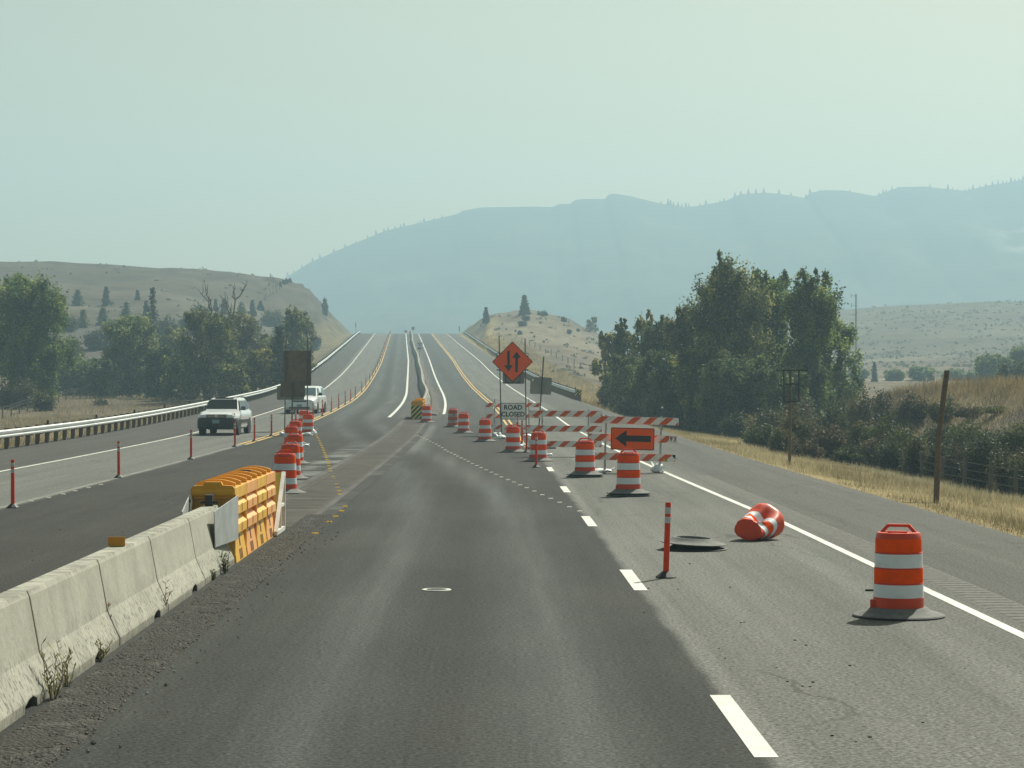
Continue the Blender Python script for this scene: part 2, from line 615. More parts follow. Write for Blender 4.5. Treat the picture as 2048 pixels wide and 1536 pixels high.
def bil(T, ds, us, d, u):
    d = np.clip(d, ds[0], ds[-1])
    u = np.clip(u, us[0], us[-1])
    ds, us = np.array(ds, float), np.array(us, float)
    i = np.clip(np.searchsorted(ds, d) - 1, 0, len(ds) - 2)
    j = np.clip(np.searchsorted(us, u) - 1, 0, len(us) - 2)
    a = (d - ds[i]) / (ds[i + 1] - ds[i])
    b = (u - us[j]) / (us[j + 1] - us[j])
    b = b * b * (3 - 2 * b)
    return (T[i, j] * (1 - a) + T[i + 1, j] * a) * (1 - b) + (T[i, j + 1] * (1 - a) + T[i + 1, j + 1] * a) * b


def H(x, y):
    """height of the ground"""
    x = np.asarray(x, float)
    y = np.asarray(y, float)
    off = x - Mx(y)
    zr = Z(y)
    u = 1024 + FOC * x / np.maximum(y, 60)
    nl = bil(TL, TLd, TLu, y, u)
    # right: verge, ditch, bank near the road
    de = np.maximum(off - EDGE_R, 0)
    verge = -0.05 - 0.135 * de
    ditch = np.maximum(verge, -1.55)
    bank = 3.75 * sstep(x, 18.6, 27.5) * (1 - sstep(y, 150, 186))
    bank = bank + 0.25 * sstep(x, 27, 60) * (1 - sstep(y, 150, 186))
    nr0 = ditch + bank
    nr1 = bil(TR, TRd, TRu, y, u)
    w = sstep(y, 140, 200)
    nr = nr0 * (1 - w) + nr1 * w
    n = np.where(off < 0, nl, nr)
    n = n + (fbm(x / 14.0, y / 14.0) - 0.5) * (0.5 + np.clip((y - 250) / 300, 0, 1) * 1.6) * np.clip(de / 8 + np.maximum(EDGE_L - off, 0) / 5, 0, 1)
    dist = np.where(off < 0, EDGE_L - off, off - EDGE_R)
    dist = np.maximum(dist, 0)
    rough = (fbm(x / 5.0, y / 5.0, 3) - 0.5)
    lo = zr - 0.08 - 0.42 * dist
    hi = zr - 0.06 + 0.92 * np.maximum(dist - 2.0, 0) * (1 + 0.7 * rough)
    h = np.minimum(np.maximum(n, lo), hi)
    return np.where(dist <= 0, zr - 0.08, h)


def hz(x, y): return float(H(np.array([x]), np.array([y]))[0])


def road_pt(px, py):
    """point of the road surface seen at photo pixel px, py"""
    d = 50.0
    for _ in range(60):
        d = 0.5 * d + 0.5 * (CAMH - float(Z(d))) * FOC / (py - 768.0)
    return ((px - 1024) / FOC * d, d, float(Z(d)))


def hill_pt(px, py, d0=150, d1=1100):
    ds = np.arange(d0, d1, 1.0)
    xs = (px - 1024) / FOC * ds
    zs = CAMH + (768 - py) / FOC * ds
    k = np.nonzero(H(xs, ds) >= zs)[0]
    d = ds[k[0]] if len(k) else d1
    return ((px - 1024) / FOC * d, float(d))


# ------------------------------------------------------------------ ground sheet
def ground():
    ys = np.concatenate([np.arange(-60, 60, 5), np.arange(60, 250, 2.0), np.arange(250, 720, 4.0), np.arange(720, 1300, 20.0), np.arange(1300, 2451, 115)])
    core = np.concatenate([np.arange(-70, -24, 2.0), np.arange(-24, -12.5, 0.6), [-8, -3, 3, 8], np.arange(11.3, 32, 0.6), np.arange(32, 70, 2.0)])
    far = 70 * (1.09 ** np.arange(1, 43))
    offs = np.concatenate([-far[::-1], core, far])
    Y, O = np.meshgrid(ys, offs, indexing='ij')
    X = Mx(Y) + O
    Zt = H(X, Y)
    V = np.stack([X, Y, Zt], -1).reshape(-1, 3)
    nr, nc = Y.shape
    i, j = np.meshgrid(np.arange(nr - 1), np.arange(nc - 1), indexing='ij')
    a = (i * nc + j).ravel()
    F = np.stack([a, a + 1, a + nc + 1, a + nc], -1)
    me = fastmesh('ground', V, F, True)
    # land cover: dry grass, golden verge, green damp ditch, rocky cut slopes
    x, y = X.ravel(), Y.ravel()
    off = O.ravel()
    u = 1024 + FOC * x / np.maximum(y, 60)
    gy, gx = np.gradient(Zt)
    dxo = np.gradient(X, axis=1)
    dyo = np.gradient(Y, axis=0)
    steep = np.sqrt((gx / dxo) ** 2 + (gy / dyo) ** 2).ravel()
    n1 = fbm(x / 30, y / 30, 4)
    n2 = fbm(x / 7 + 40, y / 9, 4)
    tan = np.array([0.172, 0.134, 0.086])
    brown = np.array([0.132, 0.104, 0.072])
    gold = np.array([0.30, 0.235, 0.118])
    green = np.array([0.085, 0.095, 0.035])
    rock = np.array([0.150, 0.132, 0.120])
    pale = np.array([0.235, 0.195, 0.130])
    C = tan + (brown - tan) * sstep(n2, 0.40, 0.62)[:, None]
    C = C + (pale - C) * (0.7 * sstep(n1, 0.52, 0.68))[:, None]
    dist = np.maximum(np.where(off < 0, EDGE_L - off, off - EDGE_R), 0)
    vg = (1 - sstep(dist + (n2 - .5) * 4, 5.0, 8.5)) * (dist > 0)
    C = C + (gold - C) * vg[:, None]
    dt = (off > 0) * sstep(x + (n2 - .5) * 5, 14.5, 18) * (1 - sstep(x + (n2 - .5) * 4, 18.5, 21.5)) * (1 - sstep(y, 190, 230)) * (y > 60)
    C = C + (green - C) * (0.85 * dt)[:, None]
    bt = (off > 0) * sstep(x, 26, 29) * (1 - sstep(y, 190, 220))
    C = C + (gold * 0.8 - C) * (0.6 * bt)[:, None]
    rk = 0.75 * sstep(steep + (n2 - .5) * 0.9, 0.80, 1.05) * (y > 240)
    rk = np.maximum(rk, 0.8 * (off < 0) * (u > 60) * (u < 430) * sstep(y, 285, 305) * (1 - sstep(y, 385, 410)) * (0.6 + .4 * n1))
    rk = np.maximum(rk, (off > 0) * (x > 22) * (x < 30) * sstep(n1, .45, .55) * (y < 110) * .8)
    C = C + (rock - C) * rk[:, None]
    sh = (dist <= 0.5)
    C = np.where(sh[:, None], np.array([0.13, 0.12, 0.10]), C)
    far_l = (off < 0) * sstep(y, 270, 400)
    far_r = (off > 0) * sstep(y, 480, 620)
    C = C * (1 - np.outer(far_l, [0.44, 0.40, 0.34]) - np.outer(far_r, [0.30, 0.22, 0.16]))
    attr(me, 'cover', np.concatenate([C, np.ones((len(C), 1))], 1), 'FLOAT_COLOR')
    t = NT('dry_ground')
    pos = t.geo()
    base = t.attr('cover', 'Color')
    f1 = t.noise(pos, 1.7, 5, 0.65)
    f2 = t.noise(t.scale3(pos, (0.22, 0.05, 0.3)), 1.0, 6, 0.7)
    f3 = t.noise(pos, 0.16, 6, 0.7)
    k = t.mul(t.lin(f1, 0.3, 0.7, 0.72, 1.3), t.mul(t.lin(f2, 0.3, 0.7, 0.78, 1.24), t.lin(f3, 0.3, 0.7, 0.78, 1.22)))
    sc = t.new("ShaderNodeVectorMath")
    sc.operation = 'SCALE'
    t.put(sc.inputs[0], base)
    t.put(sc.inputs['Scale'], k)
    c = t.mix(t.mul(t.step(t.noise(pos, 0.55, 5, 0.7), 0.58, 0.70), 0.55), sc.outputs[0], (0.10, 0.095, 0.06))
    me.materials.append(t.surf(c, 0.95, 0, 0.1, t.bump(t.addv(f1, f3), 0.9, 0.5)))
    o = bpy.data.objects.new('ground', me)
    o['kind'] = 'structure'
    link(o)


ground()

# ------------------------------------------------------------------ road
ROADD = np.concatenate([np.arange(-40, 720, 2.0), np.arange(720, 801, 10.0)])


def asphalt_material():
    t = NT('asphalt')
    pos = t.geo()
    lane = t.attr('lane')
    s = t.new("ShaderNodeSeparateXYZ")
    t.put(s.inputs[0], lane)
    off, d = s.outputs[0], s.outputs[1]
    wob = t.mul(t.sub(t.noise(pos, 0.5, 3), 0.5), 0.22)
    blot = t.noise(t.scale3(pos, (0.30, 0.11, 1)), 1.0, 5, 0.6)
    streak = t.noise(t.scale3(lane, (1.6, 0.045, 1)), 1.0, 5, 0.6)
    streak2 = t.noise(t.scale3(lane, (5.0, 0.06, 1)), 1.0, 4, 0.6)
    ow = t.addv(off, wob)
    old = (0.166, 0.165, 0.147)
    c = t.mix(t.step(blot, 0.35, 0.7), old, (0.138, 0.138, 0.125))
    # right shoulder, left shoulder
    c = t.mix(t.step(ow, 8.5, 9.2), c, (0.122, 0.119, 0.108))
    c = t.mix(t.step(ow, -10.4, -9.9, 1.0, 0.0), c, (0.092, 0.088, 0.080))
    # oncoming lane, worn pale
    c = t.mix(t.band(ow, -10.1, -6.3, 0.12), c, (0.165, 0.163, 0.148))
    # newer dark asphalt between the posts and the lane dashes
    dk = t.band(ow, -6.1, 5.22, 0.07)
    dark = t.mix(t.step(blot, 0.35, 0.68), (0.044, 0.046, 0.043), (0.064, 0.064, 0.059))
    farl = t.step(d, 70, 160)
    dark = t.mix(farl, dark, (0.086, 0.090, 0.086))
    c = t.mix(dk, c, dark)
    # brown dusty part left of the barrier near the camera
    dust = t.mul(t.band(ow, -6.0, -0.9, 0.2), t.step(d, 90, 150, 1.0, 0.0))
    c = t.mix(t.mul(dust, 0.75), c, t.mix(t.step(blot, .4, .65), (0.047, 0.045, 0.040), (0.060, 0.056, 0.049)))
    dust2 = t.mul(t.mul(t.band(ow, 1.5, 5.1, 0.6), t.band(d, 62, 120, 14)), 0.7)
    c = t.mix(dust2, c, (0.064, 0.060, 0.053))
    # seam: bleached edge along the dashes where an old line was ground off
    c = t.mix(t.mul(t.band(ow, 5.17, 5.42, 0.06), t.mul(t.step(d, 75, 90, 0.5, 0.0), t.lin(streak2, .3, .7, .4, 1.0))), c, (0.23, 0.225, 0.205))
    # paved median beyond the gap
    med = t.mul(t.band(ow, -1.6, 1.0, 0.1), t.step(d, 128, 136))
    c = t.mix(med, c, (0.105, 0.100, 0.092))
    # worn bright patches where the crossover leaves the median strip
    wp = t.mul(t.band(ow, -2.0, -1.1, 0.25), t.band(d, 54, 84, 6))
    c = t.mix(t.mul(wp, t.step(t.noise(pos, .35, 4), .42, .6)), c, (0.19, 0.195, 0.185))
    wp2 = t.mul(t.band(ow, 0.35, 0.9, 0.2), t.band(d, 78, 118, 6))
    c = t.mix(t.mul(wp2, 0.7), c, (0.17, 0.172, 0.16))
    # driven lane drifts left through the crossover: polished wheel tracks, oily centre
    cen = t.step(d, 36, 140, 2.95, -4.0)
    rel = t.sub(off, cen)
    tr = t.addv(t.gauss(rel, 0.95, 0.42), t.gauss(rel, -0.95, 0.42))
    tr = t.mul(tr, t.lin(streak, 0.3, 0.7, 0.5, 1.2))
    tr = t.mul(tr, t.lin(t.noise(t.scale3(lane, (0.8, 0.05, 1)), 1.0, 4, .6), .35, .65, .5, 1.25))
    c = t.mix(t.mul(tr, 0.42), c, (0.110, 0.120, 0.116))
    oil = t.mul(t.gauss(rel, 0.0, 0.40), t.lin(streak, 0.3, 0.7, 0.15, 0.6))
    c = t.mix(oil, c, (0.040, 0.041, 0.038))
    rl = t.mul(t.gauss(off, 3.0, 0.5), t.step(d, 120, 170, 0.0, 0.45))
    c = t.mix(rl, c, (0.060, 0.060, 0.056))
    ol = t.mul(t.addv(t.gauss(off, 6.1, 0.35), t.gauss(off, 7.8, 0.35)), t.lin(streak, .3, .7, .0, .5))
    c = t.mix(ol, c, (0.20, 0.197, 0.178))
    # long faint streaks, stains and aggregate
    g1 = t.noise(pos, 28, 3, 0.65)
    g2 = t.noise(pos, 9, 4, 0.7)
    vor = t.voronoi(pos, 46)
    k = t.mul(t.lin(streak, 0.25, 0.75, 0.82, 1.18), t.mul(t.lin(g1, 0.30, 0.70, 0.25, 1.75), t.lin(g2, 0.3, 0.7, 0.85, 1.15)))
    k = t.mul(k, t.lin(streak2, 0.3, 0.7, 0.93, 1.07))
    sc = t.new("ShaderNodeVectorMath")
    sc.operation = 'SCALE'
    t.put(sc.inputs[0], c)
    t.put(sc.inputs['Scale'], k)
    sc.inputs[0].default_value = (1, 1, 1)
    sc2 = t.new('ShaderNodeVectorMath')
    sc2.operation = 'MULTIPLY'
    t.put(sc2.inputs[0], sc.outputs[0])
    sc2.inputs[1].default_value = (0.80, 0.815, 0.83)
    c = t.mix(t.mul(t.step(vor, 0.14, 0.06), 0.35), sc2.outputs[0], (0.26, 0.255, 0.24))
    # fine cracks in the older asphalt
    wv = t.new("ShaderNodeVectorMath")
    wv.operation = 'ADD'
    t.put(wv.inputs[0], t.scale3(pos, (0.42, 0.16, 1)))
    nn = t.new("ShaderNodeTexNoise")
    t.put(nn.inputs['Vector'], pos)
    nn.inputs['Scale'].default_value = 0.9
    nn.inputs['Detail'].default_value = 4
    t.put(wv.inputs[1], t.scale3(nn.outputs[1], (0.5, 0.5, 0)))
    ed = t.voronoi(wv.outputs[0], 1.0, 'DISTANCE_TO_EDGE')
    ck = t.mul(t.step(ed, 0.004, 0.011, 1.0, 0.0), t.step(t.noise(pos, 0.16, 2), .46, .60))
    c = t.mix(t.mul(ck, t.mul(t.sub(1.0, dk), 0.5)), c, (0.04, 0.038, 0.035))
    # curling tyre marks on the shoulder and gore
    w = t.noise(t.scale3(pos, (0.30, 0.12, 1)), 1.0, 2, 0.5, 1.6)
    ln = t.step(t.math('ABSOLUTE', t.sub(t.math('FRACT', t.mul(w, 9.0)), 0.5)), 0.0, 0.09, 1.0, 0.0)
    zone = t.mul(t.addv(t.step(off, 7.5, 9.5), t.mul(t.band(off, -6.0, -2.5, .5), 1.0)), t.band(d, 35, 120, 12))
    c = t.mix(t.mul(t.mul(ln, zone), 0.45), c, (0.055, 0.053, 0.05))
    rough = t.sub(0.86, t.mul(tr, 0.16))
    h = t.addv(t.mul(g1, 0.7), t.mul(vor, 0.5))
    return t.surf(c, rough, 0, 0.10, t.bump(h, 0.55, 0.012))


def strip(name, d0, d1, offs, dz, mat, parent=None, lane=False, kind=None, extra=None):
    ds = [d0] + [x for x in ROADD if d0 < x < d1] + [d1]
    ds = np.array(ds)
    cols = []
    for o in offs:
        ov = o(ds) if callable(o) else np.full(len(ds), float(o))
        cols.append(ov)
    O = np.stack(cols, 1)
    D = np.repeat(ds[:, None], len(offs), 1)
    X = Mx(D) + O
    zz = Z(D) + dz
    if extra is not None:
        zz = zz + extra(O, D)
    V = np.stack([X, D, zz], -1).reshape(-1, 3)
    nr, nc = D.shape
    i, j = np.meshgrid(np.arange(nr - 1), np.arange(nc - 1), indexing='ij')
    a = (i * nc + j).ravel()
    F = np.stack([a, a + 1, a + nc + 1, a + nc], -1)
    me = fastmesh(name, V, F, True)
    if lane:
        attr(me, 'lane', np.stack([O, D, np.zeros_like(O)], -1).reshape(-1, 3), 'FLOAT_VECTOR')
    me.materials.append(mat)
    o = bpy.data.objects.new(name, me)
    if kind:
        o['kind'] = kind
    return link(o, parent)


roff = [EDGE_L - 0.35, EDGE_L] + list(np.arange(-14, 11.9, 1.0)) + [EDGE_R, EDGE_R + 0.3]


def edge_drop(O, D):
    return np.where((O < EDGE_L - .1) | (O > EDGE_R + .1), -0.14, 0.0) - 0.0 * D


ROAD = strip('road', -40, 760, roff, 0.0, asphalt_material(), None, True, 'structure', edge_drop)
E = 0.004


def line(d0, d1, f, w, mat, name, dz=E):
    return strip(name, d0, d1, [lambda d, f=f: f(d) - w / 2, lambda d, f=f: f(d) + w / 2], dz, mat, ROAD)


line(-10, 640, L1, 0.13, M['white_line'], 'white_edge_line')
line(-10, 640, L6, 0.13, M['white_line'], 'white_edge_line')
line(133, 640, L3, 0.20, M['white_line'], 'white_edge_line')
line(140, 640, L4, 0.18, M['white_line'], 'white_edge_line')
for s in (-0.14, 0.14):
    line(88, 640, lambda d, s=s: L2(d) + s, 0.11, M['yellow_line'], 'yellow_line')
    line(85, 640, lambda d, s=s: L5(d) + s, 0.11, M['yellow_line'], 'yellow_line')
line(-10, 88, lambda d: L2(d) - 0.05 + 0 * d, 0.16, M['faded_line'], 'ground_off_line')
for d0 in (2.6, 14.75, 26.7, 38.7, 50.8, 62.9):
    line(d0, d0 + 2.95, lambda d: 5.19 + 0 * d, 0.16, M['white_line'], 'lane_dash')


# rumble strips: real ribs
def rumble(name, d0, d1, oL, oR, period, depth, mat, dz):
    n = int((d1 - d0) / period)
    ds, hs = [], []
    for k in range(n):
        b = d0 + k * period
        for f, h in ((0, 1), (.30, 1), (.42, 0), (.52, -.2), (.62, 0), (.74, 1)):
            ds.append(b + f * period)
            hs.append(h * depth)
    hs[0] = -dz
    ds, hs = np.array(ds), np.array(hs)
    V = []
    os_ = np.array([oL - .06, oL, oR, oR + .06])
    O = np.repeat(os_[None], len(ds), 0)
    D = np.repeat(ds[:, None], 4, 1)
    hh = np.repeat(hs[:, None], 4, 1)
    hh[:, 0] = -0.002
    hh[:, 3] = -0.002
    V = np.stack([Mx(D) + O, D, Z(D) + dz + hh], -1).reshape(-1, 3)
    i, j = np.meshgrid(np.arange(len(ds) - 1), np.arange(3), indexing='ij')
    a = (i * 4 + j).ravel()
    F = np.stack([a, a + 1, a + 5, a + 4], -1)
    me = fastmesh(name, V, F, False)
    me.materials.append(mat)
    o = bpy.data.objects.new(name, me)
    o['kind'] = 'stuff'
    link(o, ROAD)


M['rumble_old'] = mk('rumble_asphalt', (0.112, 0.109, 0.099), 0.9, 0.3, 14, 0.5, world=True)
M['rumble_brown'] = mk('median_asphalt', (0.066, 0.060, 0.053), 0.9, 0.25, 1.2, 0.5, spec=.15, dirt=(0.105, 0.098, 0.086), dirt_amt=0.7, world=True)
rumble('shoulder_rumble_ribs', 15, 60, 8.84, 9.24, 0.30, 0.014, M['rumble_old'], 0.003)
strip('median_strip', 38.5, 128, [-1.05, -0.6, 0.0, 0.36], E, M['rumble_brown'], ROAD)
rumble('median_rumble_ribs', 44, 127, -0.78, 0.05, 0.62, 0.013, M['rumble_brown'], 0.004)
# black tar joint along the right side of the strip, pale joint along its left
M['tar'] = mk('tar_joint', (0.030, 0.030, 0.028), 0.8, 0.3, 0.5, dirt=(0.10, 0.098, 0.09), dirt_amt=0.8, spec=.15, world=True)
M['pale_joint'] = mk('pale_joint', (0.088, 0.085, 0.078), 0.9, 0.3, 0.4, dirt=(0.06, 0.056, 0.05), dirt_amt=0.95, spec=.2, world=True)
strip('tar_joint', 38, 128, [0.28, 0.55], 0.008, M['tar'], ROAD)
strip('pale_joint', 38.5, 128, [0.14, 0.27], 0.012, M['pale_joint'], ROAD)
strip('pale_joint', 44, 128, [-1.2, -1.0], 0.008, M['pale_joint'], ROAD)

# gravel strip at the foot of the near barrier
def gravel():
    ds = np.arange(6, 42, 0.10)
    offs = np.linspace(0.02, 0.60, 12)
    D, O = np.meshgrid(ds, offs, indexing='ij')
    wave = (fbm(D * 1.9, O * 0 + 3.3, 4) - .5) * 0.16
    OO = 0.02 + (O - 0.02) * (1 + wave * 1.2)
    e = np.clip((0.60 - O) / 0.1, 0, 1)
    hh = 0.012 + (fbm(D * 9, O * 9, 3) - 0.42) * 0.05
    hh = np.where(O > 0.57, -0.004, np.maximum(hh, 0.004) * (0.35 + .65 * e))
    V = np.stack([Mx(D) + OO, D, Z(D) + hh], -1).reshape(-1, 3)
    nr, nc = D.shape
    i, j = np.meshgrid(np.arange(nr - 1), np.arange(nc - 1), indexing='ij')
    a = (i * nc + j).ravel()
    me = fastmesh('gravel', V, np.stack([a, a + 1, a + nc + 1, a + nc], -1), True)
    t = NT('gravel')
    pos = t.geo()
    v = t.voronoi(pos, 28)
    n = t.noise(pos, 12, 5, 0.7)
    c = t.mix(t.lin(n, .3, .7), (0.052, 0.050, 0.045), (0.135, 0.130, 0.116))
    c = t.mix(t.step(v, 0.12, 0.35, 0.0, 0.7), c, (0.03, 0.028, 0.025))
    c = t.mix(t.mul(t.step(t.noise(pos, 2.4, 4), .55, .7), .3), c, (0.17, 0.16, 0.14))
    me.materials.append(t.surf(c, 0.95, 0, 0.2, t.bump(t.addv(t.mul(v, -1.0), n), 1.0, 0.03)))
    o = bpy.data.objects.new('gravel', me)
    o['kind'] = 'stuff'
    link(o)
    # loose stones
    n = 5200
    d = 10 + 30 * rng.random(n) ** 1.3
    of = 0.03 + 0.56 * rng.random(n)
    sel = rng.random(n)
    of = np.where(sel > 0.95, 0.4 + rng.random(n) * 0.6, of)
    s = 0.006 + 0.014 * rng.random(n) ** 2.5
    base = np.array([[1, 0, 0], [-1, 0, 0], [0, 1, 0], [0, -1, 0], [0, 0, 1], [0, 0, -1]], float)
    fs = np.array([[0, 2, 4], [2, 1, 4], [1, 3, 4], [3, 0, 4], [2, 0, 5], [1, 2, 5], [3, 1, 5], [0, 3, 5]])
    pts = np.stack([Mx(d) + of, d, Z(d) + 0.012], -1)
    Vv = pts[:, None] + base[None] * s[:, None, None] * (0.6 + 0.8 * rng.random((n, 6, 1))) * np.array([1, 1, .7])
    Ff = (np.arange(n) * 6)[:, None, None] + fs[None]
    me = fastmesh('loose_stones', Vv.reshape(-1, 3), Ff.reshape(-1, 3))
    me.materials.append(M['pebble'])
    o = bpy.data.objects.new('loose_stones', me)
    o['kind'] = 'stuff'
    link(o)


gravel()


# ------------------------------------------------------------------ mountain
RIDGE = [(-600, 640), (-200, 640), (100, 720), (300, 690), (400, 650), (480, 610), (540, 575), (570, 556), (620, 525), (700, 490), (770, 462), (850, 443), (918, 427), (922, 422), (960, 415), (1010, 414), (1060, 413), (1105, 414), (1118, 408), (1140, 408),
         (1150, 400), (1165, 398), (1211, 398), (1216, 389), (1228, 387), (1260, 392), (1320, 407), (1370, 415), (1400, 411), (1450, 402), (1480, 389), (1530, 385), (1570, 389), (1612, 396), (1618, 386), (1650, 380), (1690, 381), (1750, 392),
         (1800, 374), (1850, 373), (1930, 382), (1970, 372), (2048, 360), (2200, 335), (2500, 360), (3200, 470)]
DM = 2300.0


def ridge_z(u): return CAMH + (768 - np.interp(u, [r[0] for r in RIDGE], [r[1] for r in RIDGE])) / FOC * DM


def mountain():
    us = np.arange(-600, 3200, 5.0)
    ts = np.concatenate([np.linspace(0, 1, 46), [1.04, 1.1]])
    U, T = np.meshgrid(us, ts, indexing='ij')
    D = 1500 + (DM - 1500) * T
    X = (U - 1024) / FOC * DM
    top = ridge_z(U)
    prof = np.clip(T, 0, 1) ** 1.25
    base = 4.0
    zz = base + (top - base) * prof
    n = (fbm(X / 160, D / 160, 5) - .5) * 34 + (fbm(X / 22, D / 22, 3) - .5) * 7
    fade = np.clip(T * 6, 0, 1) * np.clip((1 - T) * 3.5, 0, 1)
    zz = zz + n * fade
    zz = np.where(T > 1, top - (T - 1) * 400, zz)
    V = np.stack([X, D, zz], -1).reshape(-1, 3)
    nr, nc = U.shape
    i, j = np.meshgrid(np.arange(nr - 1), np.arange(nc - 1), indexing='ij')
    a = (i * nc + j).ravel()
    me = fastmesh('mountain', V, np.stack([a, a + nc, a + nc + 1, a + 1], -1), True)
    t = NT('forested_mountain')
    pos = t.geo()
    f = t.noise(pos, 0.012, 6, 0.65)
    g = t.noise(pos, 0.11, 4, 0.7)
    c = t.mix(t.lin(g, .3, .7), (0.028, 0.040, 0.024), (0.060, 0.066, 0.040))
    c = t.mix(t.mul(t.step(f, .56, .68), .5), c, (0.12, 0.11, 0.08))
    s = t.new("ShaderNodeSeparateXYZ")
    t.put(s.inputs[0], pos)
    cl = t.mul(t.step(s.outputs[0], 420, 470), t.band(s.outputs[2], 60, 150, 30))
    c = t.mix(t.mul(cl, t.step(t.noise(t.scale3(pos, (1, 1, .6)), 0.020, 5, .6), .50, .58)), c, (0.30, 0.28, 0.24))
    me.materials.append(t.surf(c, 0.95, 0, 0.1))
    o = bpy.data.objects.new('mountain', me)
    o['kind'] = 'structure'
    link(o)


mountain()

# ------------------------------------------------------------------ haze
hb = MB()
hb.box((0, (2460 - 130) / 2.0 + 5, (238 - 9) / 2.0), (5900, 2460 + 130 + 60, 238 + 9))
ht = NT('haze_air')
pv = ht.new("ShaderNodeVolumePrincipled")
pv.inputs['Color'].default_value = (*HAZE_COLOR, 1)
pv.inputs['Density'].default_value = HAZE_DENSITY
pv.inputs['Anisotropy'].default_value = 0.25
ht.t.links.new(pv.outputs[0], ht.out.inputs['Volume'])
haze = hb.build('haze', ht.m)
haze['kind'] = 'stuff'

# ------------------------------------------------------------------ foliage
def leaf_material(name, a, b, c3, transl=0.3):
    t = NT(name)
    f = t.attr('tone', 'Fac')
    n = t.noise(t.geo(), 0.55, 3)
    k = t.addv(f, t.mul(t.sub(n, 0.5), 1.1))
    c = t.mix(t.step(k, 0.1, 0.55), a, b)
    c = t.mix(t.step(k, 0.6, 1.0), c, c3)
    return t.surf(c, 0.6, 0, 0.25, None, transl)


LM = {
    'green': leaf_material('green_leaves', (0.064, 0.105, 0.031), (0.147, 0.212, 0.055), (0.343, 0.396, 0.102), .45),
    'dark': leaf_material('dark_green_leaves', (0.047, 0.076, 0.031), (0.099, 0.141, 0.050), (0.198, 0.234, 0.078), .4),
    'olive': leaf_material('olive_leaves', (0.071, 0.090, 0.033), (0.165, 0.190, 0.064), (0.384, 0.367, 0.113), .45),
    'brown': leaf_material('brownish_leaves', (0.087, 0.088, 0.045), (0.185, 0.176, 0.079), (0.330, 0.290, 0.125), .4),
    'yellow': leaf_material('yellowing_leaves', (0.132, 0.135, 0.045), (0.290, 0.276, 0.083), (0.503, 0.424, 0.119), .42),
    'pale': leaf_material('pale_green_leaves', (0.106, 0.141, 0.057), (0.218, 0.261, 0.102), (0.343, 0.375, 0.143), .42),
    'needle': leaf_material('needles', (0.026, 0.040, 0.028), (0.046, 0.064, 0.042), (0.080, 0.096, 0.058), 0.12),
    'sage': leaf_material('sage_leaves', (0.120, 0.115, 0.080), (0.165, 0.155, 0.110), (0.220, 0.200, 0.145)),
}


for key in ('green', 'dark', 'olive', 'brown', 'yellow', 'pale'):
    rows = {'green': ((0.041, 0.061, 0.022), (0.097, 0.120, 0.038), (0.186, 0.186, 0.060)), 'dark': ((0.030, 0.044, 0.022), (0.062, 0.077, 0.031), (0.117, 0.125, 0.050)), 'olive': ((0.047, 0.051, 0.022), (0.108, 0.108, 0.043), (0.207, 0.177, 0.070)),
            'brown': ((0.050, 0.046, 0.029), (0.105, 0.090, 0.050), (0.179, 0.141, 0.074)), 'yellow': ((0.083, 0.077, 0.030), (0.179, 0.154, 0.054), (0.304, 0.230, 0.072)), 'pale': ((0.066, 0.079, 0.038), (0.131, 0.143, 0.066), (0.207, 0.202, 0.094))}
    LM[key + '_shrub'] = leaf_material(key + '_shrub_leaves', *rows[key], .36)


def leaf_mesh(name, pts, size, mat, tone, aspect=0.62, droop=0.0):
    """many leaf-sized diamond faces"""
    n = len(pts)
    a = rng.normal(size=(n, 3))
    a[:, 2] = a[:, 2] * 0.8 - droop
    a /= np.linalg.norm(a, axis=1, keepdims=True)
    b = rng.normal(size=(n, 3))
    b = np.cross(a, b)
    b /= np.linalg.norm(b, axis=1, keepdims=True) + 1e-9
    s = (size * (0.6 + 0.8 * rng.random(n)))[:, None]
    V = np.stack([pts - a * s * .5, pts + b * s * .5 * aspect, pts + a * s * .5, pts - b * s * .5 * aspect], 1).reshape(-1, 3)
    F = np.arange(4 * n).reshape(n, 4)
    me = fastmesh(name, V, F)
    attr(me, 'tone', np.repeat(tone, 4))
    me.materials.append(mat)
    return me


def wob(a, b, n, amp):
    """crooked line from a to b"""
    a, b = np.array(a, float), np.array(b, float)
    t = np.linspace(0, 1, n)[:, None]
    p = a + (b - a) * t
    p[1:-1] += rng.normal(size=(n - 2, 3)) * amp
    return p


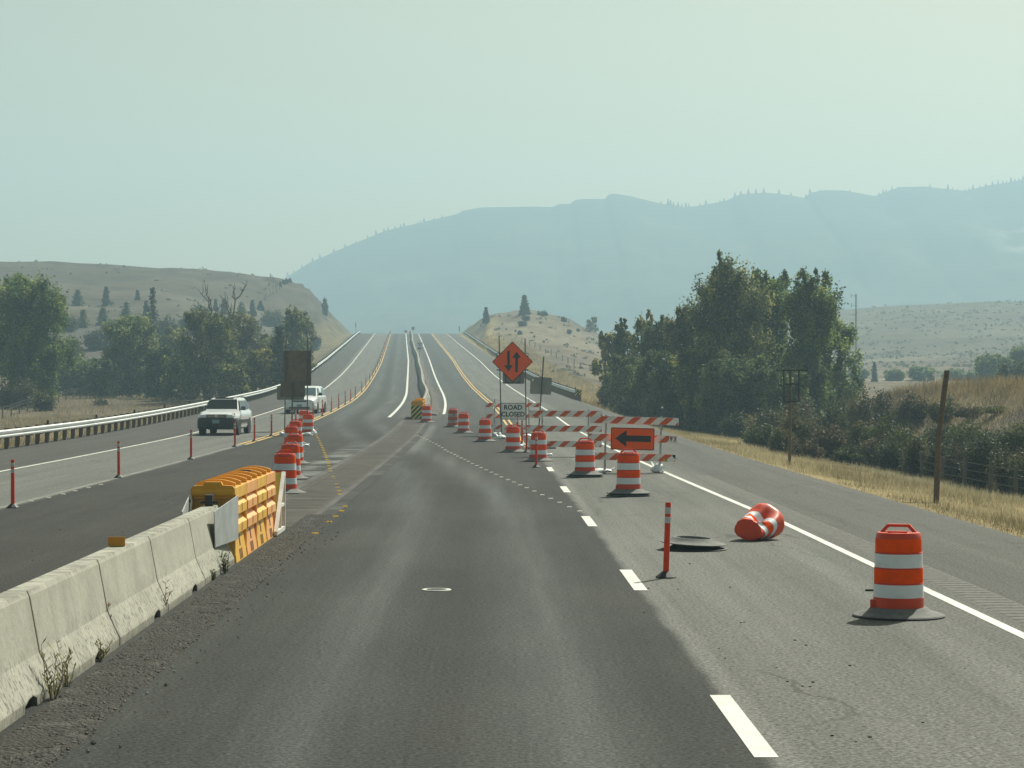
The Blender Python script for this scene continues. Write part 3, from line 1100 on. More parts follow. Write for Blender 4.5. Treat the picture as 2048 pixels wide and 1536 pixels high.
def broadleaf(label, px, d, top, hw, leaf, group=None, bottom=0.14, lobes=9, dens=1.0, sparse=0.0, bark='bark', lean=0.0, size=None, upright=0.5, name='cottonwood_tree', cat='tree', fill=1.0):
    x = (px - 1024) / FOC * d
    zb = hz(x, d)
    ht_ = CAMH + (768 - top) / FOC * d - zb
    w = 1.10 * hw / FOC * d
    root = thing(name, label, cat, (x, d, zb), 0, group)
    # lobes of the crown fill a rounded uneven volume
    L = []
    hc, hs = (1 + bottom) / 2, (1 - bottom) / 2
    nl = int(lobes * 2.9)
    for k in range(nl):
        h = bottom + (1 - bottom) * ((k + rng.random()) / nl) * 0.97
        prof = max(0.16, 1 - abs((h - hc * .96) / hs) ** 3.2) ** 0.5
        ang = k * 2.4 + rng.random() * 1.2
        rr = w * prof * math.sqrt(rng.random()) * 0.84
        L.append((rr * math.cos(ang) + lean * h * ht_, rr * math.sin(ang), ht_ * h * (.93 if h > .85 else 1), w * (0.25 + 0.22 * rng.random()) * (0.6 + .4 * prof), ht_ * (0.055 + 0.045 * rng.random())))
    # short uneven shoots along the top
    for k in range(4):
        L.append((w * .62 * (rng.random() * 2 - 1) + lean * ht_, w * .3 * rng.normal(), ht_ * (0.84 + 0.08 * rng.random()), w * (.16 + .08 * rng.random()), ht_ * 0.055 * (1 + upright)))
    tr = MB()
    tip = (lean * ht_, 0, ht_ * 0.9)
    tp = wob((0, 0, -0.3), tip, 8, 0.02 * ht_)
    tp[0] = (0, 0, -0.3)
    tr.tube(tp, np.linspace(0.030 * ht_ + .04, 0.006 * ht_, 8), 7)
    for (lx, ly, lz, lr, lh) in L:
        t0 = max(0.12, min(0.8, lz / ht_ - 0.16 - 0.12 * rng.random()))
        i = t0 * 7
        i0 = int(i)
        p0 = tp[i0] + (tp[min(i0 + 1, 7)] - tp[i0]) * (i - i0)
        bp = wob(p0, (lx, ly, lz + lh * .3), 5, 0.012 * ht_)
        tr.tube(bp, np.linspace(0.011 * ht_, 0.003 * ht_, 5), 5)
        for q in range(1):
            e = np.array((lx, ly, lz)) + rng.normal(size=3) * np.array((lr, lr, lh)) * .6
            tr.tube(wob(bp[2 + q], e, 4, 0.008 * ht_), np.linspace(0.005 * ht_, 0.0016 * ht_, 4), 4)
    tr.build('trunk', M[bark], root, smooth=60)
    size = size or min(0.42, max(0.13, d * 0.00125))
    P_, T_ = [], []
    for (lx, ly, lz, lr, lh) in L:
        if rng.random() < sparse:
            continue
        vol = (lr * lr * lh) ** (1 / 3)
        nc = max(5, int(12 * fill))
        c = rng.normal(size=(nc, 3))
        c /= np.linalg.norm(c, axis=1, keepdims=True)
        c *= (0.45 + 0.6 * rng.random((nc, 1)))
        for q in c:
            ctr = np.array((lx, ly, lz)) + q * np.array((lr, lr, lh * 1.35))
            m = max(9, int(60 * dens * (vol / 0.8) ** 1.2 * (0.26 / size) * (0.5 + rng.random())))
            m = min(m, 170)
            sp = np.array((0.34, 0.34, 0.34 + .34 * upright)) * lr * (.6 + .6 * rng.random())
            pts = ctr + rng.normal(size=(m, 3)) * sp * .62
            pts[:, 2] = np.maximum(pts[:, 2], 0.05 * ht_ * rng.random())
            P_.append(pts)
            T_.append(np.clip(0.40 + 0.32 * rng.normal() + 0.18 * rng.normal(size=m), 0, 1))
    pts = np.concatenate(P_)
    me = leaf_mesh('crown', pts, size, LM[leaf], np.concatenate(T_))
    link(bpy.data.objects.new('crown', me), root)
    return root


def bush(label, px, d, top, hw, leaf, name='shrub', group=None, size=None, dens=1.0, base=None, flat=1.0):
    x = (px - 1024) / FOC * d
    zb = hz(x, d) if base is None else base
    h = max(0.35, CAMH + (768 - top) / FOC * d - zb)
    w = hw / FOC * d
    root = thing(name, label, 'shrub', (x, d, zb), 0, group)
    st = MB()
    size = size or min(0.34, max(0.09, d * 0.00105))
    P_, T_ = [], []
    n = 15
    for k in range(n):
        a = rng.random() * 6.28
        r = w * math.sqrt(rng.random()) * .8
        hh = h * (0.35 + 0.65 * rng.random()) * math.sqrt(max(.25, 1 - (r / (w * 1.05)) ** 2))
        tipp = (r * math.cos(a), r * math.sin(a) * flat, hh)
        st.tube(wob((r * .3 * math.cos(a), r * .3 * math.sin(a), -0.1), tipp, 5, 0.03 * h), np.linspace(0.012 * h + .008, 0.004, 5), 4)
        for q in range(5):
            f = 0.25 + 0.75 * (q + rng.random()) / 5
            ctr = np.array((tipp[0] * (.45 + .55 * f), tipp[1] * (.45 + .55 * f), tipp[2] * f))
            m = int(30 * dens * (max(w, h) / 1.2) ** 1.3 * (0.15 / size) ** 1.2 * (.5 + rng.random()))
            m = max(8, min(m, 120))
            pts = ctr + rng.normal(size=(m, 3)) * np.array((w * .17, w * .17, h * .085))
            pts[:, 2] = np.maximum(pts[:, 2], 0.02)
            P_.append(pts)
            T_.append(np.clip(0.40 + 0.32 * rng.normal() + 0.18 * rng.normal(size=m), 0, 1))
    st.build('stems', M['bark'], root)
    me = leaf_mesh('foliage', np.concatenate(P_), size, LM.get(leaf + '_shrub', LM[leaf]), np.concatenate(T_))
    link(bpy.data.objects.new('foliage', me), root)
    return root


def conifer_parts(ht_, w, tiers, root, d, leaf='needle', ragged=0.25):
    tr = MB()
    tr.tube([(0, 0, -0.3), (0, 0, ht_ * .5), (0, 0, ht_ * .97)], [0.02 * ht_ + .04, .012 * ht_ + .02, .003 * ht_], 6)
    P_, T_ = [], []
    for k in range(tiers):
        h = 0.08 + 0.90 * k / tiers
        r = w * (1 - h) ** 0.8 * (1 - ragged * rng.random()) + .04 * w
        nb = 8
        a0 = rng.random() * 6.28
        for b in range(nb):
            a = a0 + 6.28 * b / nb + rng.normal() * .2
            rb = r * (1 - ragged * rng.random())
            tip = np.array((rb * math.cos(a), rb * math.sin(a), ht_ * h - rb * .22 + rng.normal() * .01 * ht_))
            st = np.array((0, 0, ht_ * (h + .03)))
            if k % 2 == 0 and b % 2 == 0:
                tr.tube([st, tip], [.004 * ht_, .0015 * ht_], 4)
            m = max(5, int(16 * (rb / w + .2)))
            t = rng.random(m)[:, None] ** .7
            pts = st + (tip - st) * t + rng.normal(size=(m, 3)) * np.array((.07, .07, .04)) * w
            P_.append(pts)
            T_.append(np.clip(.35 + .2 * rng.normal() + .15 * rng.normal(size=m), 0, 1))
    tr.build('trunk', M['bark'], root)
    me = leaf_mesh('crown', np.concatenate(P_), max(.1 * w * 1.9, 0.0011 * d), LM[leaf], np.concatenate(T_), 0.5, 0.5)
    link(bpy.data.objects.new('crown', me), root)


def conifer(label, px, d, top, hw, tiers=18, group=None, base=None, leaf='needle', name='pine_tree', ragged=.25):
    x = (px - 1024) / FOC * d
    zb = hz(x, d)
    ht_ = CAMH + (768 - top) / FOC * d - zb
    root = thing(name, label, 'tree', (x, d, zb), 0, group)
    conifer_parts(ht_, hw / FOC * d, tiers, root, d, leaf, ragged)
    return root


def snag(label, px, d, top, hw, lean=0.0, n=11):
    x = (px - 1024) / FOC * d
    zb = hz(x, d)
    ht_ = CAMH + (768 - top) / FOC * d - zb
    w = hw / FOC * d
    mb = MB()
    tp = wob((0, 0, -.3), (lean * ht_, 0, ht_), 9, 0.018 * ht_)
    tp[0] = (0, 0, -.3)
    mb.tube(tp, np.linspace(.020 * ht_ + .05, .004 * ht_, 9), 6)
    root = thing('dead_tree', label, 'tree', (x, d, zb))
    mb.build('trunk', M['dead_bark'], root, smooth=60)
    for k in range(n):
        i = 3 + int(k * 5 / n)
        a = rng.random() * 6.28
        q = tp[i] + np.array((w * math.cos(a) * (.5 + .6 * rng.random()), w * math.sin(a) * .6, ht_ * (.10 + .14 * rng.random())))
        bp = wob(tp[i], q, 6, .014 * ht_)
        b = MB()
        b.tube(bp, np.linspace(.008 * ht_, .0018 * ht_, 6), 5)
        for s in range(3):
            e = bp[2 + s] + rng.normal(size=3) * w * .25 + np.array((0, 0, ht_ * .06))
            b.tube(wob(bp[2 + s], e, 4, .006 * ht_), np.linspace(.004 * ht_, .0012 * ht_, 4), 4)
        b.build('branch', M['dead_bark'], root)


# big cottonwood clump right of the road
G = 'cottonwoods in the creek bottom right of the road'
broadleaf('tallest cottonwood of the creek clump, brownish olive crown with ragged top', 1450, 160, 524, 78, 'olive', G, lobes=12, dens=1.25, upright=.8)
broadleaf('green cottonwood standing right behind the tallest one in the creek clump', 1526, 167, 540, 66, 'green', G, lobes=11, dens=1.2, upright=.8)
broadleaf('cottonwood with a flat broom top and bare limb, at the clump right end', 1620, 158, 550, 56, 'green', G, lobes=11, dens=1.15, upright=1.0, sparse=.08)
broadleaf('low spreading cottonwood behind the bare sign frame, branches towards the radio mast', 1655, 170, 628, 62, 'green', G, lobes=8, dens=1.15, upright=.4)
broadleaf('brownish mid height cottonwood left of the tallest one', 1385, 170, 604, 56, 'brown', G, lobes=9, dens=1.2)
broadleaf('dark green rounded tree in the middle of the creek clump', 1330, 180, 632, 46, 'dark', G, lobes=9, dens=1.3)
broadleaf('thin yellowing tree with bare twigs above the dark rounded one', 1288, 190, 624, 28, 'yellow', G, lobes=7, dens=.8, sparse=.15, upright=1.0)
broadleaf('narrow spire shaped yellow green tree near the clump left end', 1246, 194, 642, 24, 'olive', G, lobes=7, dens=1.0, upright=1.0)
broadleaf('short yellow topped tree at the very left end of the creek clump', 1216, 205, 664, 26, 'yellow', G, lobes=6, dens=1.1)
broadleaf('low dark leafy tree filling the foot of the tallest cottonwood', 1480, 151, 716, 74, 'dark', G, lobes=7, dens=1.3, bottom=.05)
broadleaf('low grey green tree filling the foot of the dark rounded tree', 1330, 166, 706, 66, 'dark', G, lobes=7, dens=1.3, bottom=.04)
broadleaf('low olive tree under the brownish mid height cottonwood', 1405, 156, 690, 60, 'olive', G, lobes=7, dens=1.3, bottom=.05)
broadleaf('low hazy olive tree above the road verge left of the creek clump', 1262, 185, 716, 52, 'olive', G, lobes=7, dens=1.2, bottom=.04)
broadleaf('dark low tree behind the bare sign frame at the bank foot', 1570, 148, 742, 58, 'dark', G, lobes=6, dens=1.3, bottom=.04)

# trees left of the guardrail
G = 'trees on the flat left of the guardrail'
broadleaf('large full green poplar at the left edge of the photo', 58, 222, 556, 78, 'green', G, lobes=12, dens=1.35, upright=.7, bottom=.08)
broadleaf('pale green willow with a rounded weeping crown', 258, 252, 632, 60, 'pale', G, lobes=10, dens=1.3, upright=.1, bottom=.10)
broadleaf('olive half bare cottonwood behind the silver SUV', 415, 232, 618, 66, 'olive', G, lobes=10, dens=.85, sparse=.18)
broadleaf('brownish thin leaved tree between the two dead snags', 480, 262, 628, 52, 'brown', G, lobes=9, dens=.9, sparse=.1)
broadleaf('small ragged tree with dark leafy top above the dark spruce', 585, 285, 616, 34, 'olive', G, lobes=7, dens=.7, sparse=.25)
broadleaf('young thin brown tree right of the dark spruce', 612, 300, 640, 20, 'brown', G, lobes=6, dens=.7, sparse=.2)
broadleaf('yellow green young tree left of the dark spruce', 522, 233, 700, 36, 'yellow', G, lobes=7, dens=1.0, bottom=.05)
broadleaf('low blue green willow thicket tree right of the big poplar', 160, 262, 716, 56, 'pale', G, lobes=6, dens=1.3, bottom=.03, upright=.2)
broadleaf('low green tree at the foot of the pale willow', 318, 240, 694, 34, 'dark', G, lobes=7, dens=1.2, bottom=.04)
broadleaf('low olive tree between willow and half bare cottonwood', 362, 236, 712, 44, 'olive', G, lobes=6, dens=1.2, bottom=.03)
broadleaf('hazy green tree behind the pale willow to its right', 352, 300, 656, 36, 'olive', G, lobes=7, dens=1.2, bottom=.05)
broadleaf('hazy green tree behind the half bare cottonwood, on the slope', 452, 318, 636, 34, 'green', G, lobes=7, dens=1.2, bottom=.05)
broadleaf('olive tree behind the yellow green young one', 540, 270, 664, 34, 'olive', G, lobes=7, dens=1.1, bottom=.05)
broadleaf('low brown tree at the guardrail behind the plywood sign', 600, 250, 706, 26, 'brown', G, lobes=6, dens=.9, bottom=.05)
broadleaf('low olive tree right behind the silver SUV roof', 462, 228, 730, 40, 'olive', G, lobes=6, dens=1.2, bottom=.03)
broadleaf('low green tree left of the pale willow foot', 212, 246, 722, 36, 'dark', G, lobes=6, dens=1.2, bottom=.03)
conifer('dark drooping spruce beside the plywood sign', 558, 226, 652, 40, 20, ragged=.3)
conifer('tall dark pine on the slope behind the pale willow', 305, 335, 570, 24, 20)
snag('dead bare snag with upswept forked limbs, left of the spruce', 467, 246, 574, 26)
snag('dead grey snag with spreading limbs behind the silver SUV', 424, 229, 598, 44, -.02)
GJ = 'junipers on the left hillside'
for px, py0, py1, hw, lab in ((155, 578, 612, 19, 'rounded juniper left on the hillside above the poplar'), (212, 571, 612, 13, 'upright juniper right of the rounded one on the hillside'), (275, 580, 600, 7, 'tiny pointed juniper between the upright one and the tall pine'),
                              (166, 618, 656, 19, 'dark juniper below the rounded juniper on the hillside'), (206, 614, 652, 21, 'wide dark juniper below the upright juniper'), (252, 602, 648, 20, 'pale grey green juniper left of the tall pine'),
                              (292, 600, 640, 12, 'small juniper tucked behind the tall pine left side'), (448, 596, 628, 13, 'juniper behind the dead forked snag'), (483, 604, 634, 17, 'juniper right of the dead forked snag'),
                              (505, 598, 632, 12, 'dark upright juniper at the hill foot above the spruce'), (521, 602, 622, 11, 'round grey juniper under the hill fence'), (431, 598, 622, 8, 'small juniper left of the dead forked snag')):
    x, d = hill_pt(px, py1)
    conifer(lab, px, d, py0, hw, 12, GJ, name='juniper_tree', leaf='dark' if hw > 15 else 'needle', ragged=.4)
for px, py0, py1, hw, lf, lab in ((135, 628, 664, 26, 'pale', 'pale shrub on the slope just right of the big poplar top'), (190, 652, 700, 34, 'dark', 'dark thicket shrub on the slope left of the pale willow'), (228, 634, 668, 24, 'olive', 'olive shrub on the slope above the pale willow'),
                                  (338, 630, 676, 30, 'pale', 'pale green shrub right of the tall pine on the slope'), (376, 622, 668, 30, 'green', 'green shrub on the slope above the half bare cottonwood'), (405, 606, 640, 24, 'pale', 'hazy shrub on the slope under the grassy hill'),
                                  (545, 612, 652, 24, 'olive', 'olive shrub on the slope right of the round grey juniper'), (275, 660, 706, 32, 'green', 'green shrub behind the pale willow, right side'), (138, 676, 724, 34, 'olive', 'olive shrub low on the slope beside the big poplar'),
                                  (500, 640, 690, 30, 'green', 'green shrub on the slope behind the spruce'), (570, 640, 690, 24, 'brown', 'brown shrub on the slope behind the spruce, right'), (625, 664, 700, 20, 'brown', 'brown low shrub at the embankment right of the thin brown tree')):
    x, d = hill_pt(px, py1, 240)
    bush(lab, px, d, py0, hw, lf, group='shrubs on the slope left of the guardrail', size=.42, dens=1.1)
bush('olive shrub at the foot of the big poplar, left photo edge', 32, 214, 742, 46, 'olive')
bush('small green shrub left beside the big poplar trunk', 92, 210, 775, 26, 'olive')
bush('low dry clump in the field behind the wire fence', 200, 225, 797, 18, 'brown', base=None)
bush('dark shrub clinging to the left road cut', 650, 585, 598, 7, 'dark', size=.5)
for k, (px, py) in enumerate(((567, 566), (573, 564), (580, 563), (560, 570))):
    x, d = hill_pt(px, py + 3)
    conifer('small dark pine on the left hill shoulder by the fence end', px, d, py - 6, 4, 7, 'pines on the left hill shoulder')

# knoll on the right
conifer('slender pine on the left slope of the right knoll', 972, hill_pt(972, 648)[1], 613, 9, 14, ragged=.15)
conifer('bushy pine standing on top of the right knoll', 1049, hill_pt(1049, 630)[1], 589, 15, 16, ragged=.2)
for px, py0, py1, hw, lf, lab in ((1052, 630, 642, 10, 'needle', 'dark shrub just below the knoll top pine'), (1045, 640, 652, 11, 'needle', 'spreading dark shrub under the knoll top pine'), (1085, 621, 632, 12, 'dark', 'flat dark shrub right of the knoll top pine'),
                                  (1040, 660, 670, 5, 'needle', 'round dark shrub half way down the knoll'), (1138, 658, 668, 6, 'dark', 'square dark shrub on the right slope of the knoll'), (1155, 657, 663, 4, 'olive', 'tiny shrub right of the square dark one'),
                                  (1128, 634, 644, 5, 'needle', 'small dark shrub on the knoll skyline')):
    x, d = hill_pt(px, py1)
    bush(lab, px, d, py0, hw, lf, size=.42)
broadleaf('pair of thin pale saplings on the skyline right of the knoll', 1180, hill_pt(1180, 664)[1], 640, 8, 'yellow', None, lobes=4, dens=.35, size=.4, sparse=.2)
broadleaf('thin pale taller sapling on the skyline right of the knoll', 1190, hill_pt(1190, 665)[1], 634, 8, 'olive', None, lobes=4, dens=.35, size=.4, sparse=.2)
conifer('tiny dark cone shaped tree on the verge below the knoll', 1224, 214, 770, 6, 12, ragged=.05)

# far right
bush('round dark green bush at the right photo edge behind the bank', 2024, 230, 703, 40, 'dark', size=.3)
broadleaf('hazy pale tree left of the round dark bush', 1982, 330, 712, 34, 'pale', None, lobes=6, bottom=.04, dens=1.2)
broadleaf('hazy pale tree behind the round dark bush', 2040, 350, 695, 36, 'pale', None, lobes=6, bottom=.04, dens=1.2)
conifer('small hazy pine behind the grassy bank', 1749, 380, 722, 9, 10)
for px, top, hw, lab in ((1716, 740, 20, 'hazy low willow nearest the radio mast foot'), (1790, 742, 22, 'hazy low willow left of the leaning pole'), (1840, 735, 26, 'taller hazy willow left of the leaning pole'), (1910, 742, 24, 'hazy low willow right of the leaning pole'), (1945, 746, 18, 'small hazy willow right of the leaning pole, farther right')):
    broadleaf(lab, px, 390, top, hw, 'pale', 'hazy willows behind the bank', lobes=5, bottom=.03, dens=1.0, size=.45)

# thicket below the bank, right
G = 'shrubs of the thicket below the bank'
for px, d, top, hw, lf, lab in (
        (1524, 118, 838, 40, 'green', 'low green shrub right behind the bare sign frame post'), (1600, 112, 800, 48, 'olive', 'olive shrub just right of the bare sign frame post'),
        (1655, 105, 842, 46, 'brown', 'grey brown shrub left of the pale post stub'), (1668, 122, 796, 48, 'dark', 'dark shrub high left in the thicket'),
        (1720, 128, 786, 46, 'brown', 'brown shrub on the bank slope, left of three brown ones'), (1775, 130, 778, 46, 'brown', 'brown shrub on the bank slope, middle of three brown ones'), (1830, 126, 776, 48, 'brown', 'brown shrub on the bank slope, left behind the leaning pole'),
        (1722, 106, 832, 46, 'olive', 'olive shrub above the pale post stub'), (1765, 104, 826, 48, 'green', 'bright green shrub left in the thicket middle'), (1815, 102, 822, 52, 'green', 'bright green shrub beside the leaning pole'),
        (1742, 100, 872, 48, 'brown', 'brown shrub at the fence start'), (1790, 97, 866, 44, 'dark', 'dark shrub behind the first fence posts'), (1838, 94, 862, 44, 'olive', 'olive shrub behind the fence at the leaning pole'),
        (1880, 108, 832, 46, 'dark', 'dark shrub behind the leaning pole'), (1930, 102, 836, 52, 'green', 'green shrub right of the leaning pole'), (1985, 98, 838, 54, 'dark', 'dark shrub second from the right photo edge'),
        (2040, 96, 840, 52, 'green', 'green shrub at the right photo edge above the fence'), (1920, 89, 876, 46, 'brown', 'yellow brown shrub right of the leaning pole foot'), (1968, 84, 868, 52, 'dark', 'big dark shrub behind the fence, right of the pole'),
        (2026, 81, 872, 56, 'olive', 'olive shrub behind the last fence post'), (2070, 79, 880, 50, 'dark', 'dark shrub cut by the right photo edge'), (1880, 92, 884, 36, 'dark', 'dark low shrub just behind the leaning pole foot'),
        (1690, 138, 776, 34, 'olive', 'olive shrub highest up the bank slope, left end'), (1748, 136, 772, 34, 'brown', 'brown shrub under the bank top, left of the leaning pole'), (1890, 120, 790, 40, 'olive', 'olive shrub on the bank slope right behind the leaning pole'), (1945, 116, 812, 44, 'brown', 'brown shrub below the rocky bank patch'), (2000, 112, 822, 44, 'green', 'green shrub below the rocky bank patch, right'),
        (1560, 106, 856, 36, 'olive', 'small olive shrub below the bare sign frame'), (1610, 101, 872, 40, 'brown', 'low brown shrub right of the bare sign frame foot'), (1700, 98, 884, 36, 'dark', 'low dark shrub beside the pale post stub')):
    bush(lab, px, d, top, hw, lf, group=G, dens=1.25)
G = 'undergrowth shrubs at the creek clump foot'
for px, d, top, hw, lf, lab in ((1262, 178, 786, 36, 'dark', 'shrub under the left end of the creek clump'), (1315, 168, 790, 44, 'pale', 'pale shrub above the white tipped marker'), (1372, 158, 802, 44, 'dark', 'dark shrub right of the white tipped marker'), (1425, 150, 806, 46, 'olive', 'olive shrub under the tallest cottonwood'),
                                (1478, 143, 812, 44, 'dark', 'dark shrub at the tallest cottonwood trunk, right'), (1530, 137, 806, 46, 'olive', 'olive shrub left of the bare sign frame'), (1225, 190, 770, 30, 'olive', 'grey olive shrub behind the tiny cone shaped tree'), (1600, 138, 790, 40, 'brown', 'brown twiggy shrub right behind the sign frame')):
    bush(lab, px, d, top, hw, lf, group=G, dens=1.2)


# tree line on the mountain ridge: each a small pine
def ridge_trees():
    proto = None
    spots = [(u, 1) for u in (575, 588, 604, 625, 640, 668, 690, 712, 735, 752, 768, 776, 790, 801, 808, 835, 841, 848, 868, 884, 1322, 1336, 1341, 1347, 1356, 1364, 1372, 1378, 1400, 1412, 1440, 1448, 1470, 1482, 1497, 1512, 1528, 1558, 1582, 1612, 1620, 1640, 1700, 1758, 1766, 1772, 1784, 1796, 1860, 1896, 1905, 1916, 1930, 1938, 1946, 1960, 1972, 1985, 1996, 2006, 2014, 2022, 2030, 2038, 2046)]
    for i, (u, k) in enumerate(spots):
        x = (u - 1024) / FOC * DM
        z = float(ridge_z(u)) - .4
        s = 0.7 + 0.8 * rng.random()
        if proto is None:
            proto = thing('pine_tree', 'hazy pine on the mountain skyline', 'tree', (x, DM, z), 0, 'pines along the mountain skyline')
            mb = MB()
            mb.tube([(0, 0, -1.5), (0, 0, 5.2)], [.3, .05], 5)
            mb.build('trunk', M['bark'], proto)
            cr = MB()
            for q in range(5):
                h = .6 + q * 1.0
                cr.lathe([(1.9 - .30 * q, h), (.3, h + 1.5)], 7)
            me = cr.build('crown', LM['needle'], proto)
            r = proto
        else:
            r = dup(proto, (x, DM, z), rng.random() * 6)
        s *= .72
        r.scale = (s, s, s * (0.7 + .4 * rng.random()))


ridge_trees()


# dry grass, one piece of stuff each
def grass(name, n, sample, hmin, hmax, w, c0, c1):
    pts = sample(n)
    n = len(pts)
    ang = rng.random(n) * 6.28
    h = hmin + (hmax - hmin) * rng.random(n)
    lean = rng.normal(size=(n, 2)) * (h * .35)[:, None]
    dx = np.stack([np.cos(ang), np.sin(ang) * .4, np.zeros(n)], -1) * (w * (0.6 + .8 * rng.random(n)))[:, None]
    V = np.stack([pts - dx, pts + dx, pts + np.concatenate([lean, h[:, None]], 1)], 1).reshape(-1, 3)
    me = fastmesh(name, V, np.arange(3 * n).reshape(n, 3))
    clump = np.repeat((fbm(pts[:, 0] / 1.1, pts[:, 1] / 2.6, 4) - .5) * 1.8 + .5, 3)
    attr(me, 'tone', np.clip(clump + np.repeat(rng.normal(size=n) * .18, 3), 0, 1))
    t = NT(name)
    c = t.mix(t.step(t.attr('tone', 'Fac'), .25, .75), c0, c1)
    me.materials.append(t.surf(c, .8, 0, .2, None, .35))
    o = bpy.data.objects.new(name, me)
    o['kind'] = 'stuff'
    link(o)


def s_verge(n):
    d = 30 + 150 * rng.random(n) ** 1.35
    o = EDGE_R + 0.25 + 9.5 * rng.random(n) ** 1.15
    keep = rng.random(n) < np.clip((o - EDGE_R) * .6, .05, 1) * sstep(fbm(d / 1.7, o / .8, 4), .25, .62)
    d, o = d[keep], o[keep]
    x = Mx(d) + o
    return np.stack([x, d, H(x, d) - .02], -1)


def s_bank(n):
    d = 92 + 80 * rng.random(n)
    x = 25.5 + 22 * rng.random(n)
    k = (x / d < .30) & (x / d > .12)
    d, x = d[k], x[k]
    return np.stack([x, d, H(x, d) - .02], -1)


def s_slope(n):
    d = 72 + 100 * rng.random(n)
    x = 17.5 + 9 * rng.random(n)
    k = (x / d < .30)
    d, x = d[k], x[k]
    return np.stack([x, d, H(x, d) - .02], -1)


def s_rverge_far(n):
    d = 175 + 300 * rng.random(n)
    o = 13 + 9 * rng.random(n) ** 1.3
    x = Mx(d) + o
    return np.stack([x, d, H(x, d) - .02], -1)


def s_left(n):
    d = 80 + 170 * rng.random(n) ** 1.2
    o = -(15.1 + 46 * rng.random(n) ** 1.4)
    x = Mx(d) + o
    k = (x / d > -.26)
    d, x = d[k], x[k]
    return np.stack([x, d, H(x, d) - .02], -1)


grass('dry_verge_grass', 105000, s_verge, .07, .30, .008, (0.22, 0.185, 0.105), (0.47, 0.41, 0.26))
grass('dry_bank_grass', 26000, s_bank, .35, .95, .018, (0.16, 0.12, 0.07), (0.34, 0.26, 0.13))
grass('dry_slope_grass', 26000, s_slope, .25, .7, .016, (0.12, 0.10, 0.055), (0.28, 0.22, 0.12))
grass('dry_roadside_grass', 22000, s_rverge_far, .3, .75, .03, (0.26, 0.20, 0.10), (0.46, 0.37, 0.20))
grass('dry_field_grass', 42000, s_left, .2, .6, .02, (0.20, 0.165, 0.09), (0.36, 0.29, 0.15))


def sagebrush():
    pts = []
    n = 2300
    d = 300 + 640 * rng.random(n)
    u = np.where(rng.random(n) < .72, 1640 + 460 * rng.random(n), np.where(rng.random(n) < .20, -20 + 560 * rng.random(n), 960 + 260 * rng.random(n)))
    d = np.where(u > 1600, 420 + 520 * rng.random(n), d)
    d = np.where((u < 600), 380 + 260 * rng.random(n), d)
    x = (u - 1024) / FOC * d
    off = x - Mx(d)
    k = ((off > 16) | (off < -19)) & (rng.random(n) < 0.25 + sstep(fbm(x / 40, d / 40, 3), .45, .6))
    x, d = x[k], d[k]
    z = H(x, d)
    out, tone = [], []
    for a, b, c in zip(x, d, z):
        s = .35 + .7 * rng.random() ** 2
        m = 9
        out.append(np.array((a, b, c + .25 * s)) + rng.normal(size=(m, 3)) * np.array((.5, .5, .22)) * s)
        tone.append(np.clip(.4 + .2 * rng.normal() + .15 * rng.normal(size=m), 0, 1))
    me = leaf_mesh('sagebrush', np.concatenate(out), .62, LM['sage'], np.concatenate(tone))
    o = bpy.data.objects.new('sagebrush', me)
    o['kind'] = 'stuff'
    link(o)


sagebrush()

# ------------------------------------------------------------------ concrete barriers
def concrete_material():
    t = NT('barrier_concrete')
    pos = t.geo()
    s = t.new("ShaderNodeSeparateXYZ")
    t.put(s.inputs[0], t.coord())
    n = t.noise(pos, 1.6, 6, 0.65)
    run = t.noise(t.scale3(pos, (2.0, 5.5, 0.35)), 1.0, 4, 0.55)
    chips = t.noise(t.scale3(pos, (20, 30, 12)), 1.0, 2, 0.6, 0.5)
    c = t.mix(t.step(n, .32, .68), (0.42, 0.41, 0.345), (0.33, 0.322, 0.272))
    c = t.mix(t.mul(t.step(run, .50, .75), .28), c, (0.22, 0.21, 0.18))
    c = t.mix(t.mul(t.step(chips, .53, .62), t.step(s.outputs[2], .50, .20, .12, .85)), c, (0.14, 0.135, 0.12))
    c = t.mix(t.mul(t.step(s.outputs[2], .14, 0.0), t.lin(n, .3, .7, .3, .8)), c, (0.15, 0.135, 0.11))
    c = t.mix(t.mul(t.step(s.outputs[2], .76, .815), t.step(t.noise(pos, 4, 5, .7), .45, .6)), c, (0.23, 0.22, 0.19))
    h = t.addv(t.noise(pos, 18, 4), t.mul(chips, .8))
    return t.surf(c, 0.9, 0, 0.2, t.bump(h, 0.5, 0.01))


M['concrete'] = concrete_material()


def barrier_mesh(L=3.15, notch=(0.62, 0.76), detail=True):
    """safety-shape concrete segment along +y, with a scupper cut out of its foot"""
    def ring(y, zb):
        r = [(.30, zb), (.30, max(.075, zb + .01)), (.185, .33), (.105, .77), (.085, .81), (-.085, .81), (-.105, .77), (-.185, .33), (-.30, max(.075, zb + .01)), (-.30, zb)]
        return [(x, y, z) for x, z in r]
    mb = MB()
    ys = [0, .012]
    e = 0.012
    secs = [(0.0, 0, .985), (e, 0, 1)]
    if detail:
        a, b = notch
        for f, zb in ((a, 0), (a + .004, .05), (a + .05, .085), (b - .05, .095), (b - .004, .06), (b, 0)):
            secs.append((f * L, zb, 1))
    secs += [(L - e, 0, 1), (L, 0, .985)]
    rings = []
    for y, zb, s in secs:
        rings.append([(x * s, yy, z if z < .01 else z * (1 - (1 - s) * .6)) for x, yy, z in ring(y, zb)])
    mb.loft(rings, 0, True)
    return mb


